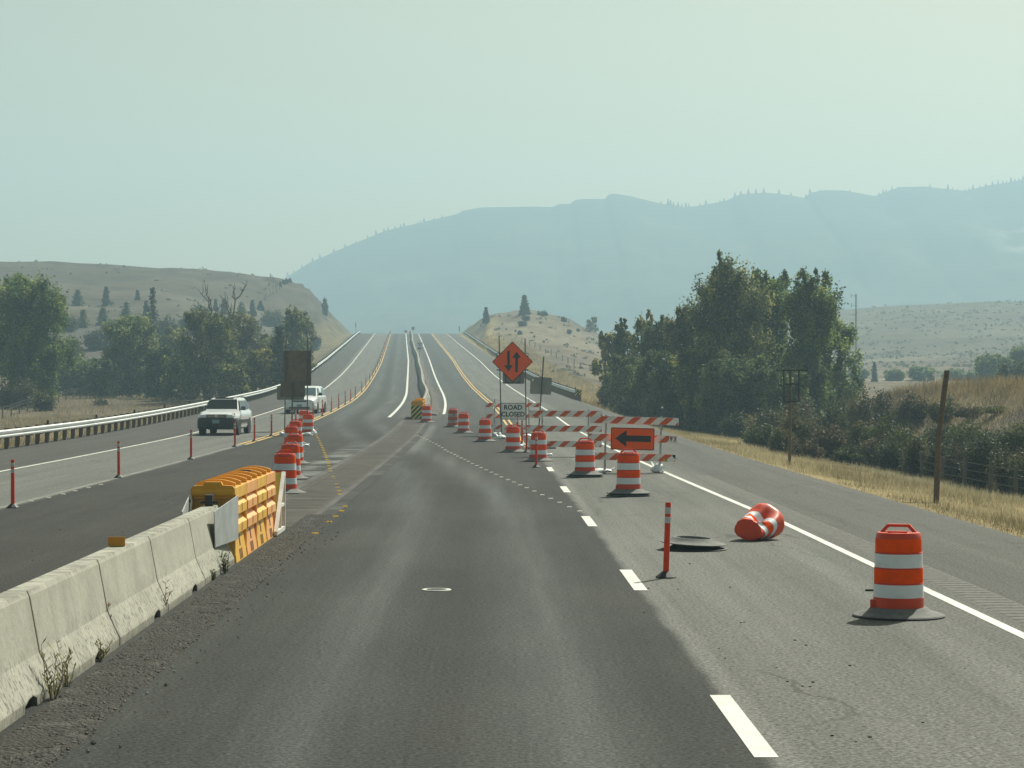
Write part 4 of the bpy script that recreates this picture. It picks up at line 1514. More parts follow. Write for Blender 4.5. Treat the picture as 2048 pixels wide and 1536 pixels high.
SEG = 3.2
near_end = 30.65
seglabels = ['concrete barrier segment at the yellow crash cushion, part hidden by a steel plate', 'concrete barrier segment second from the steel plate', 'concrete barrier segment with a yellow reflector block on top',
             'concrete barrier segment second nearest with a tall dry weed at its foot', 'nearest fully seen concrete barrier segment, cut by the left photo edge', 'nearest concrete barrier segment at the lower left corner']
for i in range(6):
    d0 = near_end - SEG * (i + 1)
    off = -0.37
    ang = math.atan(-S0)
    nt = 0.55 + 0.16 * ((i * 7) % 5) / 5
    mb = barrier_mesh(3.15, (nt, nt + .15))
    root = mb.build('concrete_barrier', M['concrete'], None, smooth=9, loc=P(d0, off))
    root.rotation_euler = (0, 0, ang)
    tag(root, seglabels[i], 'barrier', 'concrete barrier segments near the camera')
    if i == 2:
        r = MB()
        r.box((0, 1.62, .862), (.17, .012, .095), 0)
        r.box((0, 1.64, .818), (.14, .06, .012), 1)
        r.build('reflector', [M['amber'], M['yellow_tape']], root)

bm0 = barrier_mesh(3.0, detail=False)
bd = 136.0
first = None
k = 0
while bd < 640:
    d1 = bd + 3.03
    ang = math.atan2(float(Mx(d1) - Mx(bd)), d1 - bd)
    pit = math.atan2(float(Z(d1) - Z(bd)), d1 - bd)
    wv = 0.06 * math.sin(bd / 13.0) + 0.12 * math.sin(bd / 41.0)
    loc = P(bd, -0.12 + wv)
    lab = 'far concrete barrier segment in the long line climbing the hill'
    if first is None:
        first = bm0.build('concrete_barrier', M['concrete'], None, smooth=25, loc=loc)
        tag(first, 'far concrete barrier segment touching the striped crash cushion', 'barrier', 'concrete barrier segments up the hill')
        b = first
    else:
        b = dup(first, loc, 0, lab)
    b.rotation_euler = (pit, 0, -ang + 0.012 * math.sin(k * 2.1))
    bd = d1
    k += 1

# dirt berm right of the far barrier
M['berm'] = mk('median_dirt', (0.060, 0.052, 0.045), 0.95, 0.4, 1.0, 0.6, dirt=(0.12, 0.105, 0.085), dirt_amt=0.6, world=True)
strip('dirt_berm', 137, 420, [lambda d: .20 + 0 * d, lambda d: .5 + .2 * np.sin(d / 9), lambda d: .80 + .09 * np.sin(d / 7.3) + .06 * np.sin(d / 2.9)], 0.02, M['berm'], None, False, 'stuff', lambda O, D: np.where(O > .62, -.026, .07 * (1 - (O - .2)) + .05 * (fbm(D * .8, O * 3, 3) - .4)))


# ------------------------------------------------------------------ crash cushions
def prism_x(mb, prof, x0, x1, mi=0):
    """profile in (y,z) extruded along x"""
    n = len(prof)
    vs = [(x0, p[0], p[1]) for p in prof] + [(x1, p[0], p[1]) for p in prof]
    mb.add(vs, [tuple(range(n - 1, -1, -1)), tuple(range(n, 2 * n))] + [(k, (k + 1) % n, n + (k + 1) % n, n + k) for k in range(n)], mi)


def cushion_module(label, mat, loc, rz, L=1.42, group='yellow crash cushion modules', end_cap=False, bolt=False):
    """water filled barrier module, long side along +y"""
    root = thing('cushion_module', label, 'crash cushion', loc, rz, group)
    b = MB()
    b.box((0, L / 2, .52), (.46, L - .03, .80), 0)                      # core
    for s in (-1, 1):
        # flared skirt
        b.add([(s * .31, .03, 0), (s * .31, L - .03, 0), (s * .26, L - .14, .36), (s * .26, .14, .36), (s * .16, .03, 0), (s * .16, L - .03, 0), (s * .16, L - .14, .36), (s * .16, .14, .36)],
              [(0, 1, 2, 3), (4, 7, 6, 5), (3, 2, 6, 7), (0, 3, 7, 4), (1, 5, 6, 2), (0, 4, 5, 1)], 0)
        # two protruding blocks with sloping tops
        for z0, z1 in ((.38, .575), (.645, .84)):
            p = [(.22, z0), (.31, z0 + .015), (.31, z1 - .06), (.22, z1 + .03)]
            vs = [(s * a, .06, z) for a, z in p] + [(s * a, L - .06, z) for a, z in p]
            b.add(vs, [(0, 1, 2, 3), (7, 6, 5, 4), (1, 5, 6, 2), (2, 6, 7, 3), (0, 4, 5, 1)], 0)
        # end flanges
        for y in (.015, L - .05):
            b.box((s * .235, y + .017, .5), (.12, .03, .78), 0)
    b.box((0, L / 2, .955), (.60, L - .02, .15), 0)
    b.build('body', mat, root)
    t = MB()
    for y in (.22, .90):
        n = 10
        pts = [(-.27 + .54 * k / n, 1.03 + .11 * math.sin(math.pi * (0.12 + .76 * k / n)) ** .7) for k in range(n + 1)]
        poly = [(.27, 1.02), *[(p[0], p[1]) for p in pts[::-1]], (-.27, 1.02)]
        t.plate(poly[::-1] if False else [(x, z) for x, z in poly], y, y + .07, 0)
    t.box((0, L / 2, 1.031), (.52, L - .2, .01), 0)
    t.build('lid', M['lid'], root)
    for s in (-1, 1):  # openings are thin solid boxes, their inner shade painted on as dark brown
        for z in (.47, .735):
            h = MB().box((s * .311, L / 2, z), (.006, .035, .11), 0)
            h.build('painted_slot', M['slot_shade'], root)
        MB().box((s * .272, L / 2, .27), (.012, .09, .15), 0, Matrix.Rotation(s * -.14, 3, 'Y')).build('painted_slot', M['slot_shade'], root)
        for y in (.42, .56, .70, ):
            MB().box((s * .297, y + .14, .085), (.012, .06, .14), 0, Matrix.Rotation(s * -.14, 3, 'Y')).build('painted_slot', M['slot_shade'], root)
    if end_cap:
        c = MB()
        pts = [(-.30, .94), (-.25, .89), (.25, .89), (.30, .94), (.30, 1.02), (.27, 1.06), (.13, 1.07), (.11, 1.115), (-.11, 1.115), (-.13, 1.07), (-.27, 1.06), (-.30, 1.02)]
        c.plate(pts, -.10, 0.0, 0)
        rings = []
        for k in range(9):
            a = R(-90 + 180 * k / 8)
            rings.append((-.10 - .035 * math.cos(a), .965 + .05 * math.sin(a)))
        vs = [(x, y, z) for x in (-.285, .285) for y, z in rings]
        c.add(vs, [(k, 9 + k, 9 + k + 1, k + 1) for k in range(8)] + [tuple(range(9)), tuple(range(17, 8, -1))], 0)
        c.build('end_cap', M['lid'], root, smooth=40)
        MB().box((0, -.01, .80), (.52, .03, .17), 0).build('end_panel', M['lid'], root)
        MB().bar((0, -.14, .95), (0, -.14, .965), .06, .02).build('catch', M['steel'], root)
    if bolt:
        MB().box((.02, .95, 1.10), (.16, .2, .05), 0).build('valve_cap', M['rubber'], root)
    return root


ang0 = math.atan(-S0)
cush = [('yellow crash cushion module with a handled end cap, nearest one, against the steel plate', M['cushion'], True, False), ('faded peach crash cushion module second from the steel plate', M['cushion_peach'], False, False),
        ('yellow crash cushion module third from the steel plate with a black cap on its lid', M['cushion'], False, True), ('peach crash cushion module behind the white triangular frame', M['cushion_peach'], False, False)]
for i, (lab, mt, ec, bo) in enumerate(cush):
    d = 30.75 + 1.46 * i
    cushion_module(lab, mt, P(d, -0.37), ang0, 1.42, end_cap=ec, bolt=bo)

# steel transition plates between barrier and cushion
tp = thing('transition_plates', 'grey steel plates joining the concrete barrier to the yellow cushion', 'steel plate', P(29.3, -.37), ang0)
for s in (1, -1):
    b = MB()
    b.add([(s * .20, -.1, .33), (s * .20, -.22, .80), (s * .325, 1.45, .93), (s * .325, 1.45, .33), (s * .212, -.1, .33), (s * .212, -.22, .80), (s * .337, 1.45, .93), (s * .337, 1.45, .33)],
          [(0, 3, 2, 1), (4, 5, 6, 7), (0, 1, 5, 4), (1, 2, 6, 5), (2, 3, 7, 6), (3, 0, 4, 7)] if s > 0 else [(0, 1, 2, 3), (4, 7, 6, 5), (0, 4, 5, 1), (1, 5, 6, 2), (2, 6, 7, 3), (3, 7, 4, 0)], 0)
    b.build('plate', M['plate'], tp)
    for y, z in ((.12, .6), (.10, .42), (1.25, .86)):
        MB().lathe([(.022, 0), (.022, .02)], 6, c=(0, 0, 0)).build('bolt', M['frame_steel'], tp, loc=(s * (.165 + .10 * y), y, z)).rotation_euler = (0, R(90) * s, 0)
MB().box((0, .95, .88), (.10, .14, .16), 0).bar((-.12, .95, .86), (.12, .95, .86), .035).build('hinge', M['frame_steel'], tp)

# white triangular nose frame at the far end of the near cushion
wf = thing('triangular_support', 'white triangular steel frame at the far end of the yellow cushion', 'frame', P(36.55, -.37), ang0)
for s in (1, -1):
    b = MB()
    x = s * .345
    b.bar((x, 1.0, 0.02), (x, 1.0, .98), .06, .05)
    b.bar((x, -.42, .05), (x, .98, .97), .06, .05)
    b.bar((x, -.44, .05), (x, 1.0, .05), .05, .07)
    b.bar((x - .003 * s, .22, .45), (x - .003 * s, 1.0, .45), .045, .05)
    b.bar((x - .003 * s, .42, .06), (x - .003 * s, .42, .58), .04, .04)
    b.build('side_frame', M['white_frame'], wf)
b = MB()
b.box((0, 1.04, .5), (.70, .02, .94), 0)
b.build('nose_panel', M['hazard_yellow'], wf)

# far cushion with striped nose
fd0 = 128.6
for i in range(4):
    d = fd0 + .25 + 1.46 * i
    cushion_module(('orange topped crash cushion module right behind the striped nose panel', 'second crash cushion module behind the striped nose panel', 'third crash cushion module behind the striped nose panel', 'last crash cushion module before the far concrete barrier')[i],
                   M['cushion'], P(d, -.33 + .02 * i), math.atan2(-(float(Mx(134) - Mx(128))), 6), 1.42, group='far crash cushion modules')
np_ = thing('hazard_board', 'black and yellow striped nose panel of the far crash cushion', 'hazard panel', P(fd0, -.36), math.atan2(-(float(Mx(134) - Mx(128))), 6))
MB().plate(rrect(.70, .74, .03, 2, 0, .40), 0, .05, 0).build('backing', M['hazard_yellow'], np_)
sb = MB()
stripes(sb, -.34, .34, .04, .76, -.004, .19, .5, R(45), 0, .04)
sb.build('stripe', M['black'], np_)
cp = MB()
cp.plate([(-.33, .79), (.33, .79), (.36, .95), (.28, 1.05), (-.28, 1.05), (-.36, .95)], -.02, .22, 0)
cp.build('nose_cap', M['lid'], np_)


# ------------------------------------------------------------------ drums
def make_drum(label, dirty=False, rings=1):
    r = thing('traffic_drum', label, 'traffic drum', (0, 0, 0), 0, 'orange traffic drums')
    t = .055 * (rings - 1)
    b = MB()
    prof = [(.266, .06), (.264, .20), (.260, .203), (.258, .355), (.254, .358), (.252, .515), (.248, .518), (.246, .675), (.241, .68), (.238, .83), (.235, .865), (.222, .888), (.10, .90)]
    b.lathe([(a, z + t) for a, z in prof], 32)
    b.build('shell', M['orange'], r, smooth=50)
    ob, wb = (M['dirty_orange'], M['dirty_white']) if dirty else (M['orange_band'], M['white_band'])
    for z0, z1, r0, r1, m, nm in ((.212, .348, .2615, .2605, wb, 'white_band'), (.366, .508, .2568, .2555, ob, 'orange_band'), (.526, .668, .2512, .2495, wb, 'white_band'), (.688, .825, .2442, .2415, ob, 'orange_band')):
        MB().lathe([(r0 - .006, z0 + t), (r0, z0 + t), (r1, z1 + t), (r1 - .006, z1 + t)], 32, cap=(False, False)).build(nm, m, r, smooth=50)
    for z0, r0 in ((.203, .2655), (.357, .2605), (.517, .2548), (.678, .2490)):
        MB().lathe([(r0 - .012, z0 - .007 + t), (r0, z0 - .004 + t), (r0, z0 + .004 + t), (r0 - .012, z0 + .007 + t)], 32, cap=(False, False)).build('rib', M['orange'], r, smooth=50)
    h = MB()
    h.plate([(-.19, .895 + t), (-.145, .895 + t), (-.095, .945 + t), (.095, .945 + t), (.145, .895 + t), (.19, .895 + t), (.115, .975 + t), (-.115, .975 + t)], -.03, .03, 0)
    h.box((0, -.10, .897 + t), (.20, .12, .022), 0)
    h.build('handle', M['orange'], r)
    k = MB()
    for q in range(rings):
        z = .055 * q
        k.lathe([(.445, .004 + z), (.475, .012 + z), (.475, .026 + z), (.43, .042 + z), (.36, .06 + z), (.30, .10 + z), (.268, .105 + z)], 36, 0, (True, True))
    k.build('base', M['drum_rubber'], r, smooth=40)
    e = MB()
    for q in range(rings):
        z = .055 * q
        e.lathe([(.44, -.0 + z), (.483, .004 + z), (.483, .018 + z), (.47, .022 + z)], 36, 0, (False, False))
    e.build('base_edge', M['rubber'], r, smooth=40)
    MB().box((-.25, -.10, .14 + t), (.07, .05, .09), 0).build('foot_tab', M['orange'], r)
    return r


dA = make_drum('large upright orange and white drum nearest the camera, beside the white edge line')
dB = make_drum('orange and white drum on a double rubber base, in front of the arrow sign barricade', rings=2)
dC = make_drum('dirty drum with grey smeared bands in the right row', dirty=True)
x, y, z = road_pt(1797, 1233)
dA.location = (x, y, z)
dA.rotation_euler = (0, 0, -.25)
x, y, z = road_pt(1257, 992)
dB.location = (x, y, z)
x, y, z = road_pt(906, 854)
dC.location = (x, y, z)
for px, py, base, rz, lab in ((1170, 954, dB, .12, 'drum on a double rubber base between the orange post and the arrow barricade'), (1077, 922, dA, -.1, 'drum standing right behind an orange post in the right row'), (1026, 904, dA, .1, 'drum in the right row in front of the road closed sign'),
                              (970, 883, dA, 0, 'drum in the right row beside white sandbags of the diamond sign'), (927, 866, dA, .2, 'clean drum next to the dirty drum in the right row'), (853, 845, dA, -.15, 'small far drum beside the striped crash cushion')):
    x, y, z = road_pt(px, py)
    dup(base, (x, y, z), rz, lab)
for px, d, rz, lab in ((570, 50.4, .1, 'nearest drum of the left row, just past the yellow cushion'), (581, 58, -.05, 'second drum of the left row past the yellow cushion'), (589.5, 68.5, .15, 'third drum of the left row past the yellow cushion'),
                       (583, 79.5, .0, 'fourth drum of the left row, leftmost of the middle three'), (591, 89, .1, 'fifth drum of the left row, behind the lone sign post'), (616, 103, -.1, 'drum with four bands in view behind the plywood sign post'), (608, 111, .1, 'farthest drum of the left row in front of the white minivan')):
    dup(dA, ((px - 1024) / FOC * d, d, float(Z(d))), rz, lab)


# crushed drum lying on its side
def crushed():
    x, y, z = road_pt(1514, 1080)
    root = thing('crushed_drum', 'crushed orange and white drum lying on its side by the edge line', 'traffic drum', (x, y, z))
    axis = Vector((.50, .86, 0)).normalized()
    side = Vector((axis.y, -axis.x, 0))

    def dent(a, rad, th):
        # a along axis (0 closed lid .. 1 open foot)
        cx, cz = rad * math.cos(th), rad * math.sin(th)
        f = a
        # squashed near the lid, wide at the foot, deep crease in the upper flank
        cz *= (0.76 + .30 * f)
        cx *= (1.10 + .22 * f)
        g = math.exp(-(abs(a - .45) / .30) ** 1.4) * math.exp(-(abs(th - 1.15) / .42) ** 1.3)
        cz -= .20 * g
        cx -= .09 * g
        cz += .007 * math.sin(6 * th + 7 * a) * math.exp(-((th - 1.2) / 1.2) ** 2) + .004 * math.sin(11 * th - 13 * a)
        cx += .006 * math.sin(5 * th - 9 * a)
        g2 = math.exp(-((a - .18) / .20) ** 2) * math.exp(-((th - .35) / .5) ** 2)
        cx -= .15 * g2
        cz += .02 * g2
        g3 = math.exp(-((a - .95) / .18) ** 2) * math.exp(-((th - 1.7) / .7) ** 2)
        cz += .05 * g3
        rlow = .245 * (0.76 + .30 * f)
        v = axis * (a * .62 - .31) + side * cx + Vector((0, 0, cz + rlow))
        v.z = max(v.z, .006)
        return v

    def tube_part(a0, a1, r0, r1, m, nm, seg=6, flip=False, cap=None, thick=0.0):
        n = 44
        mb = MB()
        rings = []
        for i in range(seg + 1):
            a = a0 + (a1 - a0) * i / seg
            rr = r0 + (r1 - r0) * i / seg
            rings.append([dent(a, rr, 2 * math.pi * k / n - .6) for k in range(n)])
        vs = [v for r_ in rings for v in r_]
        fs = []
        for i in range(seg):
            for k in range(n):
                fs.append((i * n + k, (i + 1) * n + k, (i + 1) * n + (k + 1) % n, i * n + (k + 1) % n))
        mb.add(vs, fs)
        if cap == 'lid':
            c0 = sum((Vector(v) for v in rings[0]), Vector()) / n + axis * .035
            inner = [c0 + (Vector(v) - c0) * .6 - axis * .03 for v in rings[0]]
            b = len(mb.V)
            mb.V += [tuple(v) for v in inner] + [tuple(c0)]
            for k in range(n):
                mb.F.append((k, (k + 1) % n, b + (k + 1) % n, b + k))
                mb.M.append(0)
                mb.F.append((b + k, b + (k + 1) % n, b + n))
                mb.M.append(0)
        o = mb.build(nm, m, root, smooth=60)
        return o
    sh = tube_part(0, 1, .225, .255, M['orange'], 'shell', 20, cap='lid')
    so = sh.modifiers.new('wall', 'SOLIDIFY')
    so.thickness = .006
    so.offset = -1
    for a0, a1, m, nm in ((.16, .30, M['white_band'], 'white_band'), (.48, .64, M['white_band'], 'white_band'), (.32, .46, M['orange_band'], 'orange_band')):
        tube_part(a0, a1, .229 + .03 * a0, .229 + .03 * a1, m, nm, 5)
    for a in (.155, .31, .47, .65):
        tube_part(a - .008, a + .008, .231 + .03 * a, .231 + .03 * a, M['rubber'] if False else M['dirty_orange'], 'rib', 2)
    return root


crushed()

# pair of stacked drum bases
x, y, z = road_pt(1386, 1099)
b = MB()
b.lathe([(.43, .0), (.49, .004), (.49, .016), (.42, .03), (.34, .055), (.30, .09), (.26, .09), (.24, .03)], 40, 0, (True, True))
lo = b.build('drum_base', M['rubber'], None, smooth=40, loc=(x + .01, y - .03, z))
tag(lo, 'lower of two loose black rubber drum bases stacked on the asphalt', 'rubber base', 'loose rubber drum bases')
hi = lo.copy()
hi.data = lo.data.copy()
hi.data.materials[0] = M['drum_rubber']
link(hi)
hi.location = (x, y, z + .088)
hi.rotation_euler = (R(2), R(2.5), .4)
tag(hi, 'upper grey topped rubber drum base lying on the black one', 'rubber base', 'loose rubber drum bases')


# ------------------------------------------------------------------ delineator posts
def make_post(label):
    r = thing('delineator_post', label, 'delineator', (0, 0, 0), 0, 'orange delineator posts')
    MB().lathe([(.038, .05), (.036, .93), (.032, .955), (.0315, .958)], 14).build('tube', M['post_orange'], r, smooth=40)
    for z in (.735, .855):
        MB().lathe([(.036, z - .04), (.0395, z - .04), (.0395, z + .04), (.036, z + .04)], 14, cap=(False, False)).build('reflective_band', M['silver_tape'], r, smooth=40)
    MB().lathe([(.13, 0), (.125, .018), (.075, .06), (.045, .085)], 8).build('base', M['rubber'], r)
    return r


p0 = make_post('nearest orange delineator post, alone in front of the loose drum bases')
x, y, z = road_pt(1331.5, 1156)
p0.location = (x, y, z)
p0.rotation_euler = (0, R(1.9), 0)
for px, d, lab in ((1072.5, 65.6, 'orange post right in front of a drum in the right row'), (1053, 79, 'orange post between two drums, under the diamond sign right post'), (1044, 88, 'orange post left of the diamond sign right post'), (1035, 97, 'orange post in front of the road closed sign')):
    dup(p0, ((px - 1024) / FOC * d, d, float(Z(d))), 0, lab).rotation_euler = (0, R(.4), 0)
near_labels = ['orange post at the left photo edge, nearest of the oncoming lane row', 'second orange post of the oncoming lane row from the left photo edge', 'third orange post of the oncoming lane row, left of the silver SUV', 'orange post in front of the silver SUV wheel',
               'orange post right of the silver SUV, at the yellow line start', 'orange post between the silver SUV and the sign boards']
for (px, py), lab in zip(((25.5, 1016), (237.5, 956), (382, 919), (470, 894), (509, 883), (543, 872)), near_labels):
    x, y, z = road_pt(px, py)
    dup(p0, (x, y, z), 0, lab).rotation_euler = (0, R(random.uniform(-.6, .6)), 0)
mid_labels = ['orange post behind the lone sign post, left of the drums', 'orange post at the white minivan front wheel', 'orange post beside the white minivan door', 'orange post just right of the white minivan']
dl = [112, 127, 136, 146, 156, 167, 178, 190, 212, 230, 249, 268, 285, 302, 320, 338, 356, 375, 394, 414, 434, 455, 476, 498, 520, 542, 564, 586, 606]
for i, d in enumerate(dl):
    lab = mid_labels[i] if i < 4 else 'orange delineator post in the far row climbing the hill'
    o = -6.2 if d < 200 else float(L2(d))
    if i == 0:
        loc = ((592 - 1024) / FOC * d, d, float(Z(d)))
    else:
        loc = P(d, o)
    dup(p0, loc, 0, lab).rotation_euler = (0, R(random.uniform(-1, 1)), 0)


# ------------------------------------------------------------------ barricades and signs
def barricade(label, px, d, roll=0.0, W=2.45, up=(-.94, .60), zs=(1.42, .93, .42), shift=0.0, extras=None):
    z = float(Z(d))
    r = thing('barricade', label, 'barricade', ((px - 1024) / FOC * d, d, z), 0, 'striped barricades across the closed road')
    if roll:
        r.rotation_euler = (0, roll, 0)
    for x in up:
        MB().box((x, .035, .80), (.055, .05, 1.55), 0).build('upright', M['steel'], r)
        MB().box((x, .035, .03), (.06, 1.3, .055), 0).build('foot', M['steel'], r)
    for i, zc in enumerate(zs):
        b = MB()
        b.plate(rrect(W, .205, .012, 2, shift * i, zc), -.02, .008, 0)
        p = b.build('rail', M['rail_white'], r)
        s = MB()
        stripes(s, -W / 2 + shift * i + .012, W / 2 + shift * i - .012, zc - .098, zc + .098, -.023, .30, .47, R(48), 0, .05 + .07 * i)
        s.build('stripe', M['rail_orange'], p)
        for x in up:
            MB().lathe([(.016, 0), (.016, .008)], 8).build('bolt', M['steel'], p, loc=(x, -.031, zc)).rotation_euler = (R(-90), 0, 0)
    return r


b3 = barricade('striped barricade carrying the left arrow sign, nearest of the three', 1266, 62, R(1.6), 2.44, (-.78, .74), (1.435, .945, .43), -.03)
b2 = barricade('long striped barricade in the middle, partly behind drums', 1131, 75, R(.3), 2.45, (-.78, .76), (1.43, .93, .42), -.01)
b1 = barricade('striped barricade behind the road closed sign, farthest of the three', 1025, 104.2, 0, 2.54, (-.83, .76), (1.30, .80, .28), .02)
# sticker with number and worn tapes on the nearest barricade
MB().box((1.02, -.026, .945), (.105, .004, .17), 0).build('sticker', M['white_paint'], b3)
MB().box((1.125, -.026, .945), (.10, .004, .17), 0).build('sticker', M['white_paint'], b3)
text_part('9', .17, M['black'], b3, (1.02, -.0305, .95), .02)
text_part('3', .17, M['red_print'], b3, (1.125, -.0305, .945), .03)
MB().plate([(.80, .34), (.92, .33), (.94, .37), (.90, .40), (.82, .39)], -.027, -.024, 0).build('tape', M['yellow_tape'], b3)
MB().plate([(1.08, .47), (1.155, .40), (1.155, .52), (1.06, .525)], -.027, -.024, 0).build('tape', M['black'], b3)

# left arrow sign
ar = thing('arrow_sign', 'orange rectangular sign with a black left pointing arrow on the barricade', 'traffic sign', ((1265 - 1024) / FOC * 61.9, 61.86, float(Z(62)) + .93), 0)
ar.rotation_euler = (R(-2.0), R(1.4), 0)
MB().plate(rrect(1.20, .61, .03, 3), 0, .012, 0).build('panel', M['sign_orange'], ar)
b = MB()
o_, i_ = rrect(1.19, .60, .03, 3), rrect(1.155, .565, .02, 3)
n = len(o_)
b.add([(p[0], -.002, p[1]) for p in o_] + [(p[0], -.002, p[1]) for p in i_], [(k, (k + 1) % n, n + (k + 1) % n, n + k) for k in range(n)])
b.build('border', M['black'], ar)
b = MB()
b.plate([(-.48, .01), (-.19, -.205), (-.165, -.19), (-.175, -.075), (.50, -.075), (.50, .095), (-.175, .095), (-.165, .21), (-.19, .225)], -.004, -.001, 0)
b.build('arrow', M['black'], ar)

# diamond two-way traffic sign
dd = 101.5
ds_ = thing('diamond_sign', 'orange diamond two way traffic sign on two tall steel posts', 'traffic sign', ((1025 - 1024) / FOC * dd, dd, float(Z(dd))))
sc_ = FOC / dd
zz = lambda py: CAMH + (768 - py) / sc_ - float(Z(dd))
for x0, x1, t0 in ((998, 1003, 672), (1050, 1052.5, 677)):
    b = MB()
    b.bar(((x1 - 1025) / sc_, .06, 0.0), ((x0 - 1025) / sc_, .06, zz(t0)), .075, .05)
    b.build('sign_post', M['post_steel'], ds_)
face = []
for (cx, cz) in ((0, -1), (1, 0), (0, 1), (-1, 0)):
    a = math.atan2(cz, cx)
    for k in range(-2, 3):
        face.append((cx * .86 + .045 * math.cos(a + k * R(22.5)), cz * .86 + .045 * math.sin(a + k * R(22.5))))
zc = zz(723.5)
MB().plate([(p[0], zc + p[1]) for p in face], 0, .014, 0).build('panel', M['black'], ds_)
MB().plate([(p[0] * .955, zc + p[1] * .955) for p in face], -.003, .001, 0).build('face', M['sign_orange'], ds_)
ax = -.18
MB().plate([(ax - .063, zc + .49), (ax - .063, zc - .16), (ax - .195, zc - .16), (ax, zc - .44), (ax + .195, zc - .16), (ax + .063, zc - .16), (ax + .063, zc + .49)], -.006, -.0035, 0).build('arrow', M['black'], ds_)
ax = .185
MB().plate([(ax + .063, zc - .47), (ax + .063, zc + .18), (ax + .195, zc + .18), (ax, zc + .46), (ax - .195, zc + .18), (ax - .063, zc + .18), (ax - .063, zc - .47)], -.006, -.0035, 0).build('arrow', M['black'], ds_)
b = MB()
for z_ in (zz(712), zz(740)):
    b.bar((-.72, .035, z_), (.72, .035, z_), .03, .05)
for s in (-1, 1):
    b.bar((s * .74, .01, zz(708)), (s * .62, -.02, zz(706)), .04, .03)
b.build('bracket', M['frame_steel'], ds_)
MB().plate(rrect(.98, .52, .05, 3, .05, zz(756)), .095, .11, 0).build('old_panel', M['alu'], ds_)
b = MB()
for x in (-.32, .34):
    b.bar((x, .085, zz(746)), (x, .085, zz(765.5)), .025)
b.bar((-.33, .085, zz(766)), (.35, .085, zz(766)), .035)
b.bar((-.25, .085, zz(762)), (-.25, .085, zz(766)), .03).bar((.27, .085, zz(762)), (.27, .085, zz(766)), .03)
b.build('mounting_frame', M['frame_steel'], ds_)

# road closed sign on the far barricade
dr = 103.9
rc = thing('road_closed_sign', 'white road closed sign with black letters hung on the barricade', 'traffic sign', ((1026 - 1024) / FOC * dr, dr, CAMH + (768 - 822.4) * dr / FOC))
MB().plate(rrect(1.22, .77, .04, 3), 0, .012, 0).build('panel', M['white_paint'], rc)
b = MB()
o_, i_ = rrect(1.21, .76, .04, 3), rrect(1.165, .715, .03, 3)
n = len(o_)
b.add([(p[0], -.002, p[1]) for p in o_] + [(p[0], -.002, p[1]) for p in i_], [(k, (k + 1) % n, n + (k + 1) % n, n + k) for k in range(n)])
b.build('border', M['black'], rc)
text_part('ROAD', .30, M['black'], rc, (0, -.004, .165), .026, sx=1.0)
text_part('CLOSED', .30, M['black'], rc, (0, -.004, -.15), .026, sx=.98)

# grey sign back on a leaning post
dg_ = 105.5
k_ = FOC / dg_
gs = thing('sign_back', 'grey back of a rectangular sign on a leaning dark post, right of the diamond sign', 'traffic sign', ((1077 - 1024) / k_, dg_, float(Z(dg_))))
gz = lambda py: CAMH + (768 - py) / k_ - float(Z(dg_))
b = MB()
b.bar((0, 0, 0), ((1087.5 - 1077) / k_, 0, gz(713)), .09, .06)
b.build('sign_post', M['post_steel'], gs)
pl = MB()
pl.plate(rrect(1.0, .80, .05, 3), .055, .067, 0)
po = pl.build('panel', M['alu'], gs, loc=((1081.8 - 1077) / k_, 0, gz(771.5)))
po.rotation_euler = (0, R(3), 0)
MB().box((-.38, .052, .27), (.06, .004, .10), 0, Matrix.Rotation(.4, 3, 'Y')).build('sticker', M['white_paint'], gs, loc=((1081.8 - 1077) / k_, 0, gz(771.5)))

# sign boards seen from behind, left
da = 108
k_ = FOC / da
pz = lambda py: CAMH + (768 - py) / k_ - float(Z(da))
s1 = thing('board_sign_back', 'large brown plywood sign seen from behind on two steel posts', 'traffic sign', ((594 - 1024) / k_, da, float(Z(da))))
for x0, x1, t0 in ((573, 569.5, 673), (616, 614.5, 674)):
    b = MB()
    b.bar(((x1 - 594) / k_, -.05, 0.0), ((x0 - 594) / k_, -.05, pz(t0)), .075, .05)
    b.build('sign_post', M['post_steel'], s1)
MB().plate(rrect(1.37, 1.70, .07, 3, 0, pz(736.5)), 0, .02, 0).build('panel', M['ply'], s1)
MB().bar((-.49, -.03, pz(673)), (-.38, -.06, pz(671)), .05, .04).build('clip', M['post_steel'], s1)
db = 101
k2 = FOC / db
pz2 = lambda py: CAMH + (768 - py) / k2 - float(Z(db))
s2 = thing('board_sign_back', 'smaller grey brown sign seen from behind on a single post, below the plywood sign', 'traffic sign', ((585 - 1024) / k2, db, float(Z(db))))
MB().bar((-.03, -.05, 0), (.01, -.05, pz2(765)), .085, .06).build('sign_post', M['post_steel'], s2)
MB().plate(rrect(1.10, .75, .04, 3, .01, pz2(777)), 0, .018, 0).build('panel', M['ply'], s2)
MB().plate(rrect(1.22, .62, .04, 3, -.09, pz2(786)), .03, .045, 0).build('lower_panel', M['alu'], s2)

# speed limit sign on the far median
dsl = 330
k3 = FOC / dsl
sp = thing('speed_limit_sign', 'small white speed limit 45 sign above the far concrete barrier', 'traffic sign', ((839.5 - 1024) / k3, dsl, float(Z(dsl)) + .81))
sz = lambda py: CAMH + (768 - py) / k3 - float(Z(dsl)) - .81
MB().bar((0, .04, 0), (0, .04, sz(686)), .07).build('sign_post', M['post_steel'], sp)
MB().plate(rrect(.84, 1.26, .05, 3, 0, sz(693)), 0, .01, 0).build('panel', M['white_paint'], sp)
text_part('SPEED', .21, M['black'], sp, (0, -.006, sz(693) + .43), .015)
text_part('LIMIT', .21, M['black'], sp, (0, -.006, sz(693) + .19), .015)
text_part('45', .58, M['black'], sp, (0, -.006, sz(693) - .27), .02)

# small signs and markers on the crest
dcr = 628
kc = FOC / dcr


